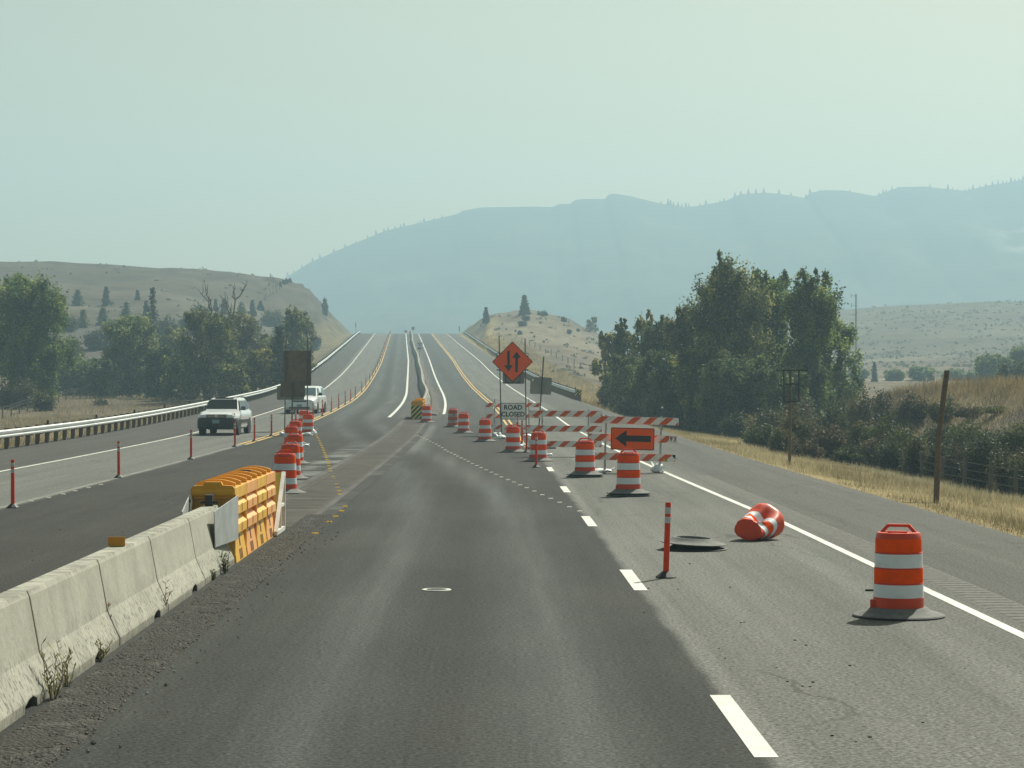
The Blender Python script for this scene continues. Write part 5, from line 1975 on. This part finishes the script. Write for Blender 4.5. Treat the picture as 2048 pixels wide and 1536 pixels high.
def crest(px, py_bot, py_top, w, h, m, nm, lab, diamond=False, d=dcr):
    kq = FOC / d
    x = (px - 1024) / kq
    off = x - float(Mx(d))
    zb = float(Z(d)) if EDGE_L < off < EDGE_R else hz(x, d)
    r = thing(nm, lab, 'sign' if 'sign' in nm else 'marker', (x, d, zb))
    zt = CAMH + (768 - py_top) / kq - zb
    MB().bar((0, .05, -.1), (0, .05, zt), .07).build('post', M['post_steel'], r)
    if diamond:
        MB().plate([(0, zt - h), (w / 2, zt - h / 2), (0, zt), (-w / 2, zt - h / 2)], 0, .02).build('panel', m, r)
    else:
        MB().plate([(-w / 2, zt - h), (w / 2, zt - h), (w / 2, zt), (-w / 2, zt)], 0, .02).build('panel', m, r)


crest(826, 668, 653.5, .8, .95, M['alu'], 'square_sign', 'small grey square sign on the hill crest above the barrier')
crest(811.5, 668, 659.5, .95, .95, M['sign_orange'], 'diamond_sign', 'tiny orange diamond sign on the hill crest', True)
crest(711.5, 664, 645, .22, 1.25, M['frame_steel'], 'marker_sign', 'dark narrow marker on the hill crest, left roadside', d=610)
crest(918.5, 668, 652.5, .24, 1.25, M['frame_steel'], 'marker_sign', 'dark narrow marker on the hill crest, right roadside', d=600)


# ------------------------------------------------------------------ guardrails
def guardrail(label, d0, d1, fo, side, end_panel=False, flare=None):
    """W-beam rail on posts with blocks; side = +1: traffic is on the rail's +x side"""
    root = thing('guardrail', label, 'guardrail', P(d0, float(fo(np.array(d0)))))
    x0, y0, z0 = root.location
    ds = np.arange(d0, d1 + .01, 1.9)
    prof = [(0, .44), (.055, .475), (.055, .525), (0, .565), (0, .60), (.055, .64), (.055, .69), (0, .735), (-.008, .735), (.045, .69), (.045, .64), (-.01, .60), (-.01, .565), (.045, .525), (.045, .475), (-.008, .44)]
    rings = []
    for d in ds:
        x, y, z = P(d, float(fo(d)))
        rings.append([(x - x0 + side * p, y - y0, z - z0 + q) for p, q in (prof if side > 0 else prof[::-1])])
    b = MB()
    b.loft(rings, 0, True)
    b.build('rail', M['rail_steel'], root, smooth=35)
    pm = None
    far = MB()
    for i, d in enumerate(ds):
        x, y, z = P(d, float(fo(d)))
        p = (x - x0 - side * .20, y - y0, z - z0)
        if i < 150:
            if pm is None:
                q = MB()
                q.box((0, 0, .20), (.16, .16, 1.15), 0)
                q.box((side * .13, 0, .585), (.12, .145, .36), 0)
                pm = q.build('rail_post', M['wood'], root, loc=p)
            else:
                o = pm.copy()
                o.location = p
                link(o, root)
        else:
            far.box((p[0] + side * .06, p[1], p[2] + .3), (.26, .16, .95), 0)
        if i % 6 == 3:
            rf = MB().box((p[0] + side * .03, p[1], p[2] + .84), (.09, .02, .13), 0)
            rf.build('reflector', M['rubber'], root)
    if far.V:
        f = far.build('far_rail_posts', M['wood'], root)
        f['kind'] = 'stuff'
    return root, (x0, y0, z0)


fl = lambda d: np.interp(d, [60, 150, 330, 600], [-14.1, -14.1, -13.4, -13.7])
guardrail('long steel guardrail along the left shoulder behind the silver SUV', 62, 612, fl, 1)
fr = lambda d: np.interp(d, [184, 400, 600], [12.25, 13.0, 14.0])
gr, g0 = guardrail('steel guardrail on the right climbing the hill, starting at the striped end marker', 185, 600, fr, -1)
x, y, z = P(184.6, float(fr(185)))
hm = thing('hazard_marker', 'black and yellow striped end marker on the right guardrail', 'hazard marker', (x, y, z))
MB().plate([(-.27, .25), (.27, .25), (.27, .80), (-.27, .80)], 0, .03).build('panel', M['hazard_yellow'], hm)
sb = MB()
stripes(sb, -.26, .26, .26, .79, -.004, .20, .5, R(45), 0, .02)
sb.build('stripe', M['black'], hm)
MB().bar((0, .06, -.2), (0, .06, .7), .12).build('marker_post', M['wood'], hm)

# posts along the right verge
d = 76
x = (1579 - 1024) / FOC * d
zb = hz(x, d)
k_ = FOC / d
fz = lambda py: CAMH + (768 - py) / k_ - zb
fx = lambda px: (px - 1579) / k_
sf = thing('bare_sign_frame', 'bare black steel sign frame without a panel on a tall wooden post', 'sign frame', (x, d, zb))
MB().tube([(0, 0, -.3), (fx(1581), 0, fz(742))], [.055, .05], 8).build('sign_post', M['wood'], sf)
b = MB()
for xx in (1567, 1597):
    b.bar((fx(xx), -.07, fz(741)), (fx(xx), -.07, fz(803)), .045)
for xa, xb, yy in ((1552, 1614, 740.5), (1567, 1597, 768), (1567, 1597, 803)):
    b.bar((fx(xa), -.085, fz(yy)), (fx(xb), -.085, fz(yy)), .045)
b.bar((fx(1551), -.085, fz(771.5)), (fx(1567), -.085, fz(771.5)), .02).bar((fx(1597), -.085, fz(771.5)), (fx(1614), -.085, fz(771.5)), .02)
b.bar((fx(1552), -.085, fz(741)), (fx(1556.5), -.085, fz(746)), .022).bar((fx(1614), -.085, fz(741)), (fx(1609.5), -.085, fz(746)), .022)
b.bar((fx(1568), -.085, fz(799)), (fx(1568), -.085, fz(803)), .05).bar((fx(1596), -.085, fz(799)), (fx(1596), -.085, fz(803)), .05)
b.build('steel_frame', M['frame_steel'], sf)
d = 51.2
x = (1871 - 1024) / FOC * d
zb = hz(x, d)
lp = MB()
ztop = CAMH + 27 / (FOC / d) - zb
lp.tube([(0, 0, -.4), (.07, 0, ztop * .5), ((1894 - 1871) / (FOC / d), 0, ztop)], [.07, .066, .06], 12)
lpo = lp.build('leaning_pole', M['wood'], None, smooth=50, loc=(x, d, zb))
tag(lpo, 'leaning weathered wooden pole on the right verge', 'pole')
d = 118
x = (1324.5 - 1024) / FOC * d
zb = hz(x, d)
rp = thing('verge_marker', 'thin verge marker with a white round tip behind the arrow barricade', 'marker', (x, d, zb))
zt = CAMH - (814 - 768) / (FOC / d) - zb
MB().bar((0, 0, -.2), (0, 0, zt), .05, .03).build('marker_post', M['post_steel'], rp)
MB().lathe([(.055, 0), (.055, .02)], 12).build('reflector', M['white_paint'], rp, loc=(0, -.02, zt - .02)).rotation_euler = (R(90), 0, 0)
d = 104
x = (1730 - 1024) / FOC * d
zb = hz(x, d)
st = MB().tube([(0, 0, -.2), (0, 0, CAMH - (913 - 768) / (FOC / d) - zb)], .11, 8).build('post_stub', M['wood_grey'], None, loc=(x, d, zb))
tag(st, 'short pale post stub in the dry grass at the thicket edge', 'post')

# radio mast
d = 300
x = (1712 - 1024) / FOC * d
zb = hz(x, d)
k_ = FOC / d
zt = CAMH + (768 - 588) / k_ - zb
ms = thing('radio_mast', 'thin grey radio mast with side antennas behind the cottonwoods', 'mast', (x, d, zb))
b = MB()
for a in range(3):
    dx, dy = .12 * math.cos(a * 2.1), .12 * math.sin(a * 2.1)
    b.bar((dx, dy, 0), (dx * .6, dy * .6, zt), .05)
for q in range(int(zt / .8)):
    b.bar((.12, 0, q * .8), (-.10, .08, q * .8 + .6), .025)
b.build('lattice', M['mast'], ms)
for zz_, l in ((zt - .25, .66), (zt - 1.55, .62)):
    b = MB()
    b.bar((0, 0, zz_), (-l, 0, zz_), .05)
    b.bar((-l, 0, zz_ - .28), (-l, 0, zz_ + .34), .05)
    b.build('antenna', M['mast'], ms)
d = 240
x = (1690 - 1024) / FOC * d
zb = hz(x, d)
up_ = thing('power_pole', 'wooden power pole with a dark transformer half hidden by cottonwood leaves', 'utility pole', (x, d, zb))
zt = CAMH + (768 - 684) / (FOC / d) - zb
MB().tube([(0, 0, -.3), (0, 0, zt)], [.15, .11], 8).build('mast', M['wood'], up_)
MB().lathe([(.22, 0), (.24, .05), (.24, .75), (.2, .8)], 12).build('transformer', M['frame_steel'], up_, loc=(-.38, 0, zt - 1.0))
MB().bar((-.1, 0, zt - 1.1), (.95, 0, zt - 1.1), .09).build('crossarm', M['wood'], up_)


# ------------------------------------------------------------------ fences
def fence(label, pts, h, pw, wires, mat, sag=0.0):
    root = thing('wire_fence', label, 'fence', pts[0])
    p0_ = Vector(pts[0])
    pm = None
    for p in pts:
        q = Vector(p) - p0_
        if pm is None:
            pm = MB().tube([(0, 0, -.4), (0, 0, h)], [pw / 2, pw / 2.2], 7).build('fence_post', mat, root, loc=tuple(q))
        else:
            o = pm.copy()
            o.location = tuple(q)
            o.rotation_euler = (random.uniform(-.05, .05), random.uniform(-.06, .06), 0)
            o.scale = (1, 1, random.uniform(.88, 1.08))
            link(o, root)
    for w in wires:
        line_ = []
        for p in pts:
            q = Vector(p) - p0_
            line_.append((q.x, q.y, q.z + w))
        MB().tube(line_, .004 + .00003 * p0_.y, 4).build('wire', M['wire'], root)
    return root


pp = []
for px, d in ((2120, 69), (2080, 71.6), (2032, 74.6), (1980, 78.6), (1930, 83), (1884, 87.4), (1844, 91.6), (1808, 95.8), (1786, 98.6)):
    x = (px - 1024) / FOC * d
    pp.append((x, d, hz(x, d)))
fence('grey post and wire fence in front of the thicket, right', pp, 1.12, .15, (.40, .70, .98), M['wood_grey'])
pp = []
for k in range(30):
    t = k / 29
    d = 186 + 150 * t ** 1.05
    px = -30 + 345 * (1 - (1 - t) ** 1.5)
    x = (px - 1024) / FOC * d
    pp.append((x, d, hz(x, d)))
fence('wire fence with many thin posts across the dry field left of the guardrail', pp, 1.15, .14, (.4, .8, 1.05), M['wood'])
pp = []
for px, py in ((1043.8, 687), (1059, 691), (1070, 695.5), (1080, 702), (1091, 708), (1102, 711), (1113, 716.6), (1124.6, 722.7), (1136, 727), (1148, 732.5), (1160, 738.6), (1180, 742)):
    x, d = hill_pt(px, py, 220)
    pp.append((x, d, hz(x, d)))
fence('thin post fence crossing the dry slope below the right knoll', pp, 1.1, .15, (.9,), M['wood'])
pp = []
for px, py in ((538, 552), (541, 557), (544, 563), (547, 568), (551, 573), (555, 576), (559, 580), (552, 585), (546, 588), (540, 592), (534, 597), (530, 601)):
    x, d = hill_pt(px, py)
    pp.append((x, d, hz(x, d)))
fence('dark stock fence zigzagging down the left hill shoulder', pp, 1.5, .22, (.5, .9, 1.3), M['wood'])

# ------------------------------------------------------------------ sandbags
def sandbag(label, px, py, sx, sy, sz_, rz, seed, group='white sandbags on sign and barricade feet', dz=0.0, ears=True):
    x, y, z = road_pt(px, py)
    r_ = random.Random(seed)
    b = MB()
    rings = []
    n, m = 14, 9
    ph = r_.random() * 6
    for i in range(m + 1):
        a = math.pi * (i / m)
        ring = []
        for k in range(n):
            t = 2 * math.pi * k / n
            rr = max(.03, math.sin(a)) ** .7
            w = 1 + .16 * math.sin(3 * t + ph + i) + .10 * math.sin(5 * t + 2 * i)
            zz_ = math.sin(t) * rr * sz_ * w
            ring.append((-math.cos(a) * sx + .04 * math.sin(i * 2 + ph), math.cos(t) * rr * sy * w, max(.0, zz_ * (1.1 if zz_ > 0 else .2) + sz_ * .22)))
        rings.append(ring)
    b.loft(rings)
    r = b.build('sandbag', M['bag'], None, smooth=70, loc=(x, y, z + dz))
    r.rotation_euler = (0, 0, rz)
    tag(r, label, 'sandbag', group)
    if ears:
        e = MB()
        e.add([(sx * .8, 0, sz_ * .8), (sx * 1.35, .03, sz_ * 1.9), (sx * 1.15, -.05, sz_ * 1.5), (sx * .7, -.06, sz_ * .9), (sx * .75, .05, sz_ * .85)], [(0, 1, 2, 3), (4, 1, 0), (3, 2, 1, 4)])
        e.build('tied_end', M['bag'], r)
    return r


sandbag('flat white sandbag on the left foot of the arrow barricade', 1204, 944, .28, .17, .075, .1, 1)
sandbag('plump white sandbag with a tied ear on the right foot of the arrow barricade', 1316, 945, .17, .17, .17, 2.5, 2)
sandbag('white sandbag behind the barricade drum, middle barricade foot', 1098, 911, .12, .10, .06, .3, 3, ears=False)
sandbag('white sandbag at the diamond sign left post, left one', 994, 870, .22, .14, .09, .2, 4, ears=False)
sandbag('white crumpled sandbag in front of the diamond sign left post', 1003, 878, .22, .16, .13, 2.6, 5)
sandbag('white sandbag at the diamond sign right post behind the orange posts', 1055, 874, .24, .15, .10, .4, 6)
sandbag('white sandbag lying between the two orange posts and the drum', 1047, 893, .20, .14, .08, .9, 7)
sandbag('white sandbag left of the single post sign, by the yellow line', 566, 870, .16, .14, .11, 1.0, 8, ears=False)
sandbag('white sandbag at the plywood sign right post, left one', 613, 871, .26, .15, .10, .3, 9)
sandbag('crumpled white sandbag at the plywood sign right post, right one', 624, 868, .20, .15, .15, .2, 10)
sandbag('small white sandbag scrap beside the third left drum', 611, 892, .14, .1, .06, .6, 11)
MB().box((0, 0, .025), (1.1, .5, .05)).build('base_plate', M['rubber'], None, loc=road_pt(1082, 897))
tag(bpy.data.objects['base_plate'], 'flat black rubber base lying behind the middle drum', 'rubber base')

# ------------------------------------------------------------------ small pavement markers
def tab(px, py, m, lab, proto, grp):
    x, y, z = road_pt(px, py)
    if proto is None:
        b = MB()
        b.box((0, 0, .013), (.10, .006, .026)).box((0, .02, .004), (.10, .04, .006))
        o = b.build('pavement_marker', m, None, loc=(x, y, z))
        tag(o, lab, 'road marker', grp)
        return o
    o = proto.copy()
    o.location = (x, y, z)
    return link(o)


yp = None
for px, py in ((630, 1068), (658, 1045), (671, 1034), (683, 1023), (690, 1014), (680, 989.5), (678, 983), (675, 976), (672.5, 969), (668, 958.6), (666, 954), (661, 943), (659.5, 938), (658, 932.5), (657, 928), (656, 924), (654, 920), (653, 916), (651.5, 912.7), (650, 909), (648.7, 905.7), (647.3, 902.3), (646, 899), (644.6, 895.5), (643, 892), (641.5, 888.5), (640, 885), (638.5, 881.5), (637, 878.5), (635.5, 875.5), (634, 872.5), (632.5, 869.5), (631, 866.5), (630, 864), (629, 861)):
    o = tab(px, py, M['tab_yellow'], 'small yellow stick-up lane marker in the curving dotted row', yp, 'yellow stick-up lane markers')
    yp = yp or o
wp_ = None
wl = [(1025, 2), (1045, 13), (1067, 23), (1092, 34), (1113, 46), (1137, 59), (1162, 70), (1188, 83), (1218, 98), (1249, 113), (1279, 128), (1315, 143), (1352, 161), (1385, 176), (1423, 194), (1468, 213), (1510, 230), (1555, 250), (1602, 270), (1654, 294), (1711, 320), (1771, 347), (1833, 374), (1903, 406), (1976, 436)]
wl = [(600 + a / 3.531, 900 + b_ / 3.531) for a, b_ in wl] + [(884, 896), (878, 892.5), (872, 889), (866, 886), (860, 883), (854, 880), (848, 877), (842, 874.5), (836, 872)]
for px, py in wl:
    o = tab(px, py, M['tab_white'], 'small white stick-up lane marker in the dotted row right of the lane', wp_, 'white stick-up lane markers')
    wp_ = wp_ or o
w2 = None
for px, py in ((30, 1010), (62, 1003), (97, 996), (126, 989), (150, 982.6), (177, 976), (202, 970)):
    o = tab(px, py, M['tab_white'], 'small white stick-up marker between the two nearest left posts', w2, 'white markers at the left posts')
    w2 = w2 or o

# valve cover in the lane
x, y, z = road_pt(873, 1180)
mh = thing('valve_cover', 'round iron valve cover with a pale rim in the lane', 'manhole cover', (x, y, z + .003))
MB().lathe([(.12, .004), (.115, .010), (.02, .011)], 28).build('lid', M['debris'], mh)
MB().lathe([(.178, .0), (.172, .007), (.128, .007), (.122, .002)], 28, cap=(False, False)).build('rim', M['white_line'], mh)

# scattered debris and scuffs
def debris():
    b = MB()
    r_ = random.Random(4)
    spots = [(1358, 1166), (1356, 1179), (1383, 1103), (1297, 1177), (1482, 1246), (1488, 1245), (1467, 1274), (1438, 1298), (1590, 1281), (1612, 1291), (1553, 1335), (1575, 1364), (1626, 1365), (1605, 1373), (1620, 1374), (1288, 1226), (1700, 1332), (1846, 1446), (1664, 1472), (1740, 1475), (1712, 1484), (1450, 1317), (1930, 1337), (1460, 1175), (1501, 1194), (1500, 1222), (1390, 1070), (1380, 1128),
             (64, 1103), (65, 1121), (245, 1064), (270, 994), (120, 1060), (180, 1042), (330, 1000), (700, 1060), (850, 1026), (966, 1076)]
    for px, py in spots:
        x, y, z = road_pt(px, py)
        s = r_.uniform(.004, .010)
        b.box((x, y, z + s * .5), (s * 2.2, s * 2, s), 0, Matrix.Rotation(r_.random() * 3, 3, 'Z'))
    o = b.build('road_grit', M['debris'])
    o['kind'] = 'stuff'
    x, y, z = road_pt(1741, 1182)
    tag(MB().box((0, 0, .012), (.12, .04, .02), 0, Matrix.Rotation(.1, 3, 'Z')).build('tyre_scrap', M['debris'], None, loc=(x, y, z)), 'small black tyre scrap left of the nearest drum', 'debris')


debris()


# ------------------------------------------------------------------ weeds at the barrier foot
def weed(label, px, py, h, n, spread, m, d=None, offx=None):
    x, y, z = road_pt(px, py)
    b = MB()
    r_ = random.Random(int(px * 7 + py))
    for k in range(n):
        a = r_.random() * 6.28
        tipp = np.array((spread * math.cos(a) * r_.random(), spread * math.sin(a) * r_.random(), h * r_.uniform(.5, 1)))
        p = wob((0.02 * math.cos(a), .02 * math.sin(a), 0), tipp, 6, .02 * h)
        b.tube(p, np.linspace(.0045, .0018, 6), 4)
        for q in range(12):
            i = 1 + q % 5
            c = p[i] + (p[max(i - 1, 0)] - p[i]) * r_.random()
            l = .035 + .05 * r_.random() * h * 2
            aa = r_.random() * 6.28
            e = c + np.array((l * math.cos(aa), l * math.sin(aa), l * .8))
            s = np.array((-math.sin(aa), math.cos(aa), 0)) * .009
            mid = (c + e) / 2
            b.add([c, mid + s, e, mid - s], [(0, 1, 2, 3)])
    o = b.build('weed', m, None, loc=(x, y, z))
    tag(o, label, 'weed', 'weeds growing along the barrier foot')


weed('tall dry yellow weed at the joint of the nearest barrier segments', 106, 1398, .52, 7, .16, M['weed'])
weed('short dry weed right of the tall yellow one', 135, 1372, .26, 5, .10, M['weed'])
weed('dry grass tuft under the scupper of the second nearest segment', 196, 1322, .22, 7, .16, M['weed'])
weed('brown weed in the joint below the reflector segment', 216, 1292, .42, 5, .10, M['weed_brown'])
weed('brown weed in the joint of the segment beyond the reflector', 326, 1226, .36, 5, .10, M['weed_brown'])
weed('green grey weed at the foot of the steel plate segment', 452, 1147, .34, 9, .13, M['weed_green'])
weed('small dark weed left of the green grey one', 428, 1160, .14, 6, .10, M['weed_green'])


# ------------------------------------------------------------------ vehicles (front towards -y)
def vehicle(name, label, cat, loc, rz, S, paint, glass, kind):
    r = thing(name, label, cat, loc, rz)

    def ring(hw, zb, zt, y, zm=None):
        zm = zm or (zb + (zt - zb) * .55)
        half = [(hw * .86, zb), (hw * .97, zb + .08), (hw, zm), (hw * .975, zt - .10), (hw * .90, zt - .025), (hw * .55, zt + .012)]
        return [(x, y, z) for x, z in half] + [(-x, y, z) for x, z in half[::-1]]
    body = MB()
    body.loft([ring(*q) for q in S['body']], 0, True)
    body.build('body', paint, r, smooth=38)
    # cabin
    c = MB()
    sec = []
    for (y, zlo, hlo, zhi, hhi) in S['cabin']:
        sec.append([(hlo, y, zlo), (hhi + (hlo - hhi) * .12, y, zhi - .07), (hhi * .93, y, zhi), (-hhi * .93, y, zhi), (-hhi - (hlo - hhi) * .12, y, zhi - .07), (-hlo, y, zlo)])
    c.loft(sec, 0, True)
    c.build('roof', paint, r, smooth=40)
    (ya, za, ha, _, _), (yb, _, _, zb, hb) = S['ws']
    g = MB()
    nrm = Vector((0, -(zb - za), (yb - ya))).normalized() * .012
    q = [(-ha, ya, za), (ha, ya, za), (hb, yb, zb), (-hb, yb, zb)]
    g.add([(x, y + nrm.y, z + abs(nrm.z)) for x, y, z in q] + [(x, y + .02, z - .02) for x, y, z in q], [(0, 1, 2, 3), (0, 4, 5, 1), (1, 5, 6, 2), (2, 6, 7, 3), (3, 7, 4, 0)])
    g.build('windshield', glass, r)
    for s in (-1, 1):
        for poly in S['side']:
            g = MB()
            vs = [(s * (S['sx'](z) + .012), y, z) for y, z in poly]
            vs2 = [(s * (S['sx'](z) - .02), y, z) for y, z in poly]
            n = len(vs)
            fs = [tuple(range(n)) if s < 0 else tuple(range(n - 1, -1, -1))] + [(k, (k + 1) % n, n + (k + 1) % n, n + k) for k in range(n)]
            g.add(vs + vs2, fs)
            g.build('side_window', glass, r)
        m = MB()
        m.loft([[(s * (S['mx'] + dx_), S['my'] + dy, S['mz'] + dz) for dy, dz in ((-.06, -.08), (-.08, 0), (-.05, .09), (.05, .09), (.06, -.07))] for dx_ in (0, .10, .2)])
        m.box((s * (S['mx'] - .04), S['my'], S['mz'] - .05), (.12, .05, .05))
        m.build('mirror', S['mmat'], r, smooth=50)
        l = MB()
        l.add([(s * x, y - .014, z) for x, y, z in S['lamp']] + [(s * x, y + .06, z) for x, y, z in S['lamp']],
              [tuple(range(len(S['lamp']))) if s > 0 else tuple(range(len(S['lamp']) - 1, -1, -1))] + [(k, (k + 1) % len(S['lamp']), len(S['lamp']) + (k + 1) % len(S['lamp']), len(S['lamp']) + k) for k in range(len(S['lamp']))])
        l.build('headlight', M['lamp_glass'], r)
        MB().bar((s * S['rr'], S['ry'][0], S['rz']), (s * S['rr'], S['ry'][1], S['rz']), .04, .035).build('roof_rail', M['cladding'], r)
        for y in S['wheels']:
            w = bpy.data.objects.new('wheel', None)
            w.location = (s * (S['track']), y, S['wr'])
            link(w, r)
            wr = S['wr']
            ty = MB()
            ty.lathe([(wr * .66, -.11), (wr * .94, -.11), (wr, -.07), (wr, .07), (wr * .94, .11), (wr * .66, .11)], 24)
            t_ = ty.build('tyre', M['tyre'], w, smooth=40)
            t_.rotation_euler = (0, R(90), 0)
            rm = MB()
            rm.lathe([(wr * .66, .10), (wr * .60, .112), (.05, .10)], 20)
            for k in range(5):
                rm.bar((0, 0, .114), (wr * .58 * math.cos(k * 1.257), wr * .58 * math.sin(k * 1.257), .116), .05, .015)
            rm_ = rm.build('rim', M['rim'], w, smooth=40)
            rm_.rotation_euler = (0, R(90) * s, 0)
            ar_ = MB()
            ar_.lathe([(wr * 1.16, 0), (wr * 1.16, .012), (wr * .6, .012)], 24)
            a_ = ar_.build('wheel_arch', M['cladding'], r, loc=(s * S['hw'], y, wr + .03))
            a_.rotation_euler = (0, R(90) * s, 0)
    bmat, poly, lev = S['bump']
    MB().loft([[(x * s_, y * (1 - (1 - s_) * .35), z) for x, y in poly] for z, s_ in lev]).build('bumper', bmat, r, smooth=50)
    for nm, mat, boxes in S['extra']:
        for c_, d_ in boxes:
            MB().box(c_, d_).build(nm, mat, r)
    return r


suv = dict(
    body=[(.70, .42, .74, -2.27), (.80, .30, .93, -2.20), (.87, .27, .99, -2.02), (.89, .27, 1.05, -1.60), (.89, .27, 1.10, -1.10), (.89, .27, 1.13, -.6), (.89, .27, 1.13, 1.6), (.88, .30, 1.12, 2.05), (.80, .42, 1.05, 2.22)],
    cabin=[(-1.06, 1.04, .79, 1.075, .77), (-.335, 1.06, .83, 1.590, .625), (-.18, 1.08, .83, 1.648, .63), (.5, 1.08, .83, 1.675, .64), (1.5, 1.08, .82, 1.655, .63), (2.0, 1.08, .78, 1.58, .60), (2.12, 1.05, .74, 1.2, .66)],
    ws=[(-1.03, 1.08, .74, 0, 0), (-.335, 0, 0, 1.585, .605)],
    side=[[(-.72, 1.14), (.22, 1.14), (.22, 1.54), (-.32, 1.54)], [(.28, 1.14), (1.15, 1.14), (1.15, 1.54), (.28, 1.54)], [(1.21, 1.14), (1.85, 1.18), (1.72, 1.52), (1.21, 1.54)]],
    sx=lambda z: .83 - (z - 1.08) / .565 * .185,
    mx=.86, my=-.72, mz=1.19, mmat=M['mirror_plastic'],
    lamp=[(.50, -2.205, .80), (.80, -2.12, .78), (.865, -1.98, .84), (.80, -2.03, .99), (.60, -2.10, .95)],
    rr=.58, ry=(-.2, 1.7), rz=1.70, wheels=(-1.32, 1.30), track=.775, wr=.335, hw=.888,
    bump=(M['cladding'], [(-.905, -1.62), (-.905, -1.95), (-.86, -2.20), (-.68, -2.335), (.68, -2.335), (.86, -2.20), (.905, -1.95), (.905, -1.62)], ((.26, .93), (.34, 1.0), (.62, 1.0), (.76, .975), (.79, .95))),
    extra=[
           ('grille', M['cladding'], [((0, -2.25, .85), (.88, .06, .16))]), ('grille_bar', M['chrome'], [((0, -2.285, .915), (.86, .02, .022)), ((0, -2.285, .855), (.80, .02, .025)), ((0, -2.285, .785), (.74, .02, .022)), ((0, -2.295, .855), (.13, .02, .10))]),
           ('licence_plate', M['plate_blue'], [((0, -2.36, .62), (.32, .012, .16))]), ('sunroof', M['glass'], [((0, -.02, 1.672), (.86, .42, .02))]), ('door_strip', M['cladding'], [((.893, 0, .62), (.02, 1.9, .14)), ((-.893, 0, .62), (.02, 1.9, .14))]),
           ('fog_lamp_recess', M['rubber'], [((.55, -2.355, .45), (.22, .02, .10)), ((-.55, -2.355, .45), (.22, .02, .10))])])
d = 100.5
vehicle('silver_suv', 'silver SUV with a dark lower bumper coming towards the camera', 'car', ((437.5 - 1024) / FOC * d, d + 2.3, float(Z(d)) + .01), R(-3), suv, M['silver_paint'], M['glass'], 'suv')

van = dict(
    body=[(.72, .36, .70, -2.55), (.88, .24, .86, -2.48), (.97, .22, .95, -2.25), (1.0, .22, 1.02, -1.85), (1.0, .22, 1.10, -1.35), (1.0, .22, 1.14, -.8), (1.0, .22, 1.14, 2.1), (.96, .30, 1.1, 2.5)],
    cabin=[(-1.31, 1.03, .88, 1.075, .86), (-.40, 1.06, .93, 1.605, .72), (-.20, 1.10, .93, 1.68, .72), (.6, 1.10, .93, 1.73, .74), (2.0, 1.10, .92, 1.70, .72), (2.4, 1.08, .86, 1.25, .74)],
    ws=[(-1.28, 1.08, .84, 0, 0), (-.40, 0, 0, 1.60, .70)],
    side=[[(-.70, 1.16), (.3, 1.16), (.3, 1.60), (-.30, 1.60)], [(.36, 1.16), (1.3, 1.16), (1.3, 1.60), (.36, 1.60)], [(1.36, 1.16), (2.15, 1.16), (2.0, 1.58), (1.36, 1.60)]],
    sx=lambda z: .93 - (z - 1.10) / .58 * .20,
    mx=.96, my=-.85, mz=1.20, mmat=M['rubber'],
    lamp=[(.46, -2.475, .66), (.80, -2.40, .64), (.945, -2.22, .74), (.86, -2.28, .88), (.56, -2.42, .84)],
    rr=.64, ry=(0, 1.9), rz=1.76, wheels=(-1.52, 1.50), track=.86, wr=.33, hw=1.0,
    bump=(M['white_car'], [(-1.01, -1.9), (-1.0, -2.25), (-.90, -2.48), (-.66, -2.60), (.66, -2.60), (.90, -2.48), (1.0, -2.25), (1.01, -1.9)], ((.24, .94), (.32, 1.0), (.52, 1.0), (.60, .97))),
    extra=[('grille', M['cladding'], [((0, -2.52, .74), (.86, .05, .17))]), ('grille_bar', M['chrome'], [((0, -2.55, .83), (.78, .02, .02))]),
           ('air_intake', M['rubber'], [((0, -2.60, .36), (1.3, .03, .10))]), ('licence_plate', M['plate_blue'], [((0, -2.61, .50), (.31, .012, .15))])])
d = 140.5
vehicle('white_minivan', 'white minivan partly hidden behind the sign boards', 'car', ((604.5 - 1024) / FOC * d, d + 2.55, float(Z(d)) + .02), R(-4), van, M['white_car'], M['van_glass'], 'van')
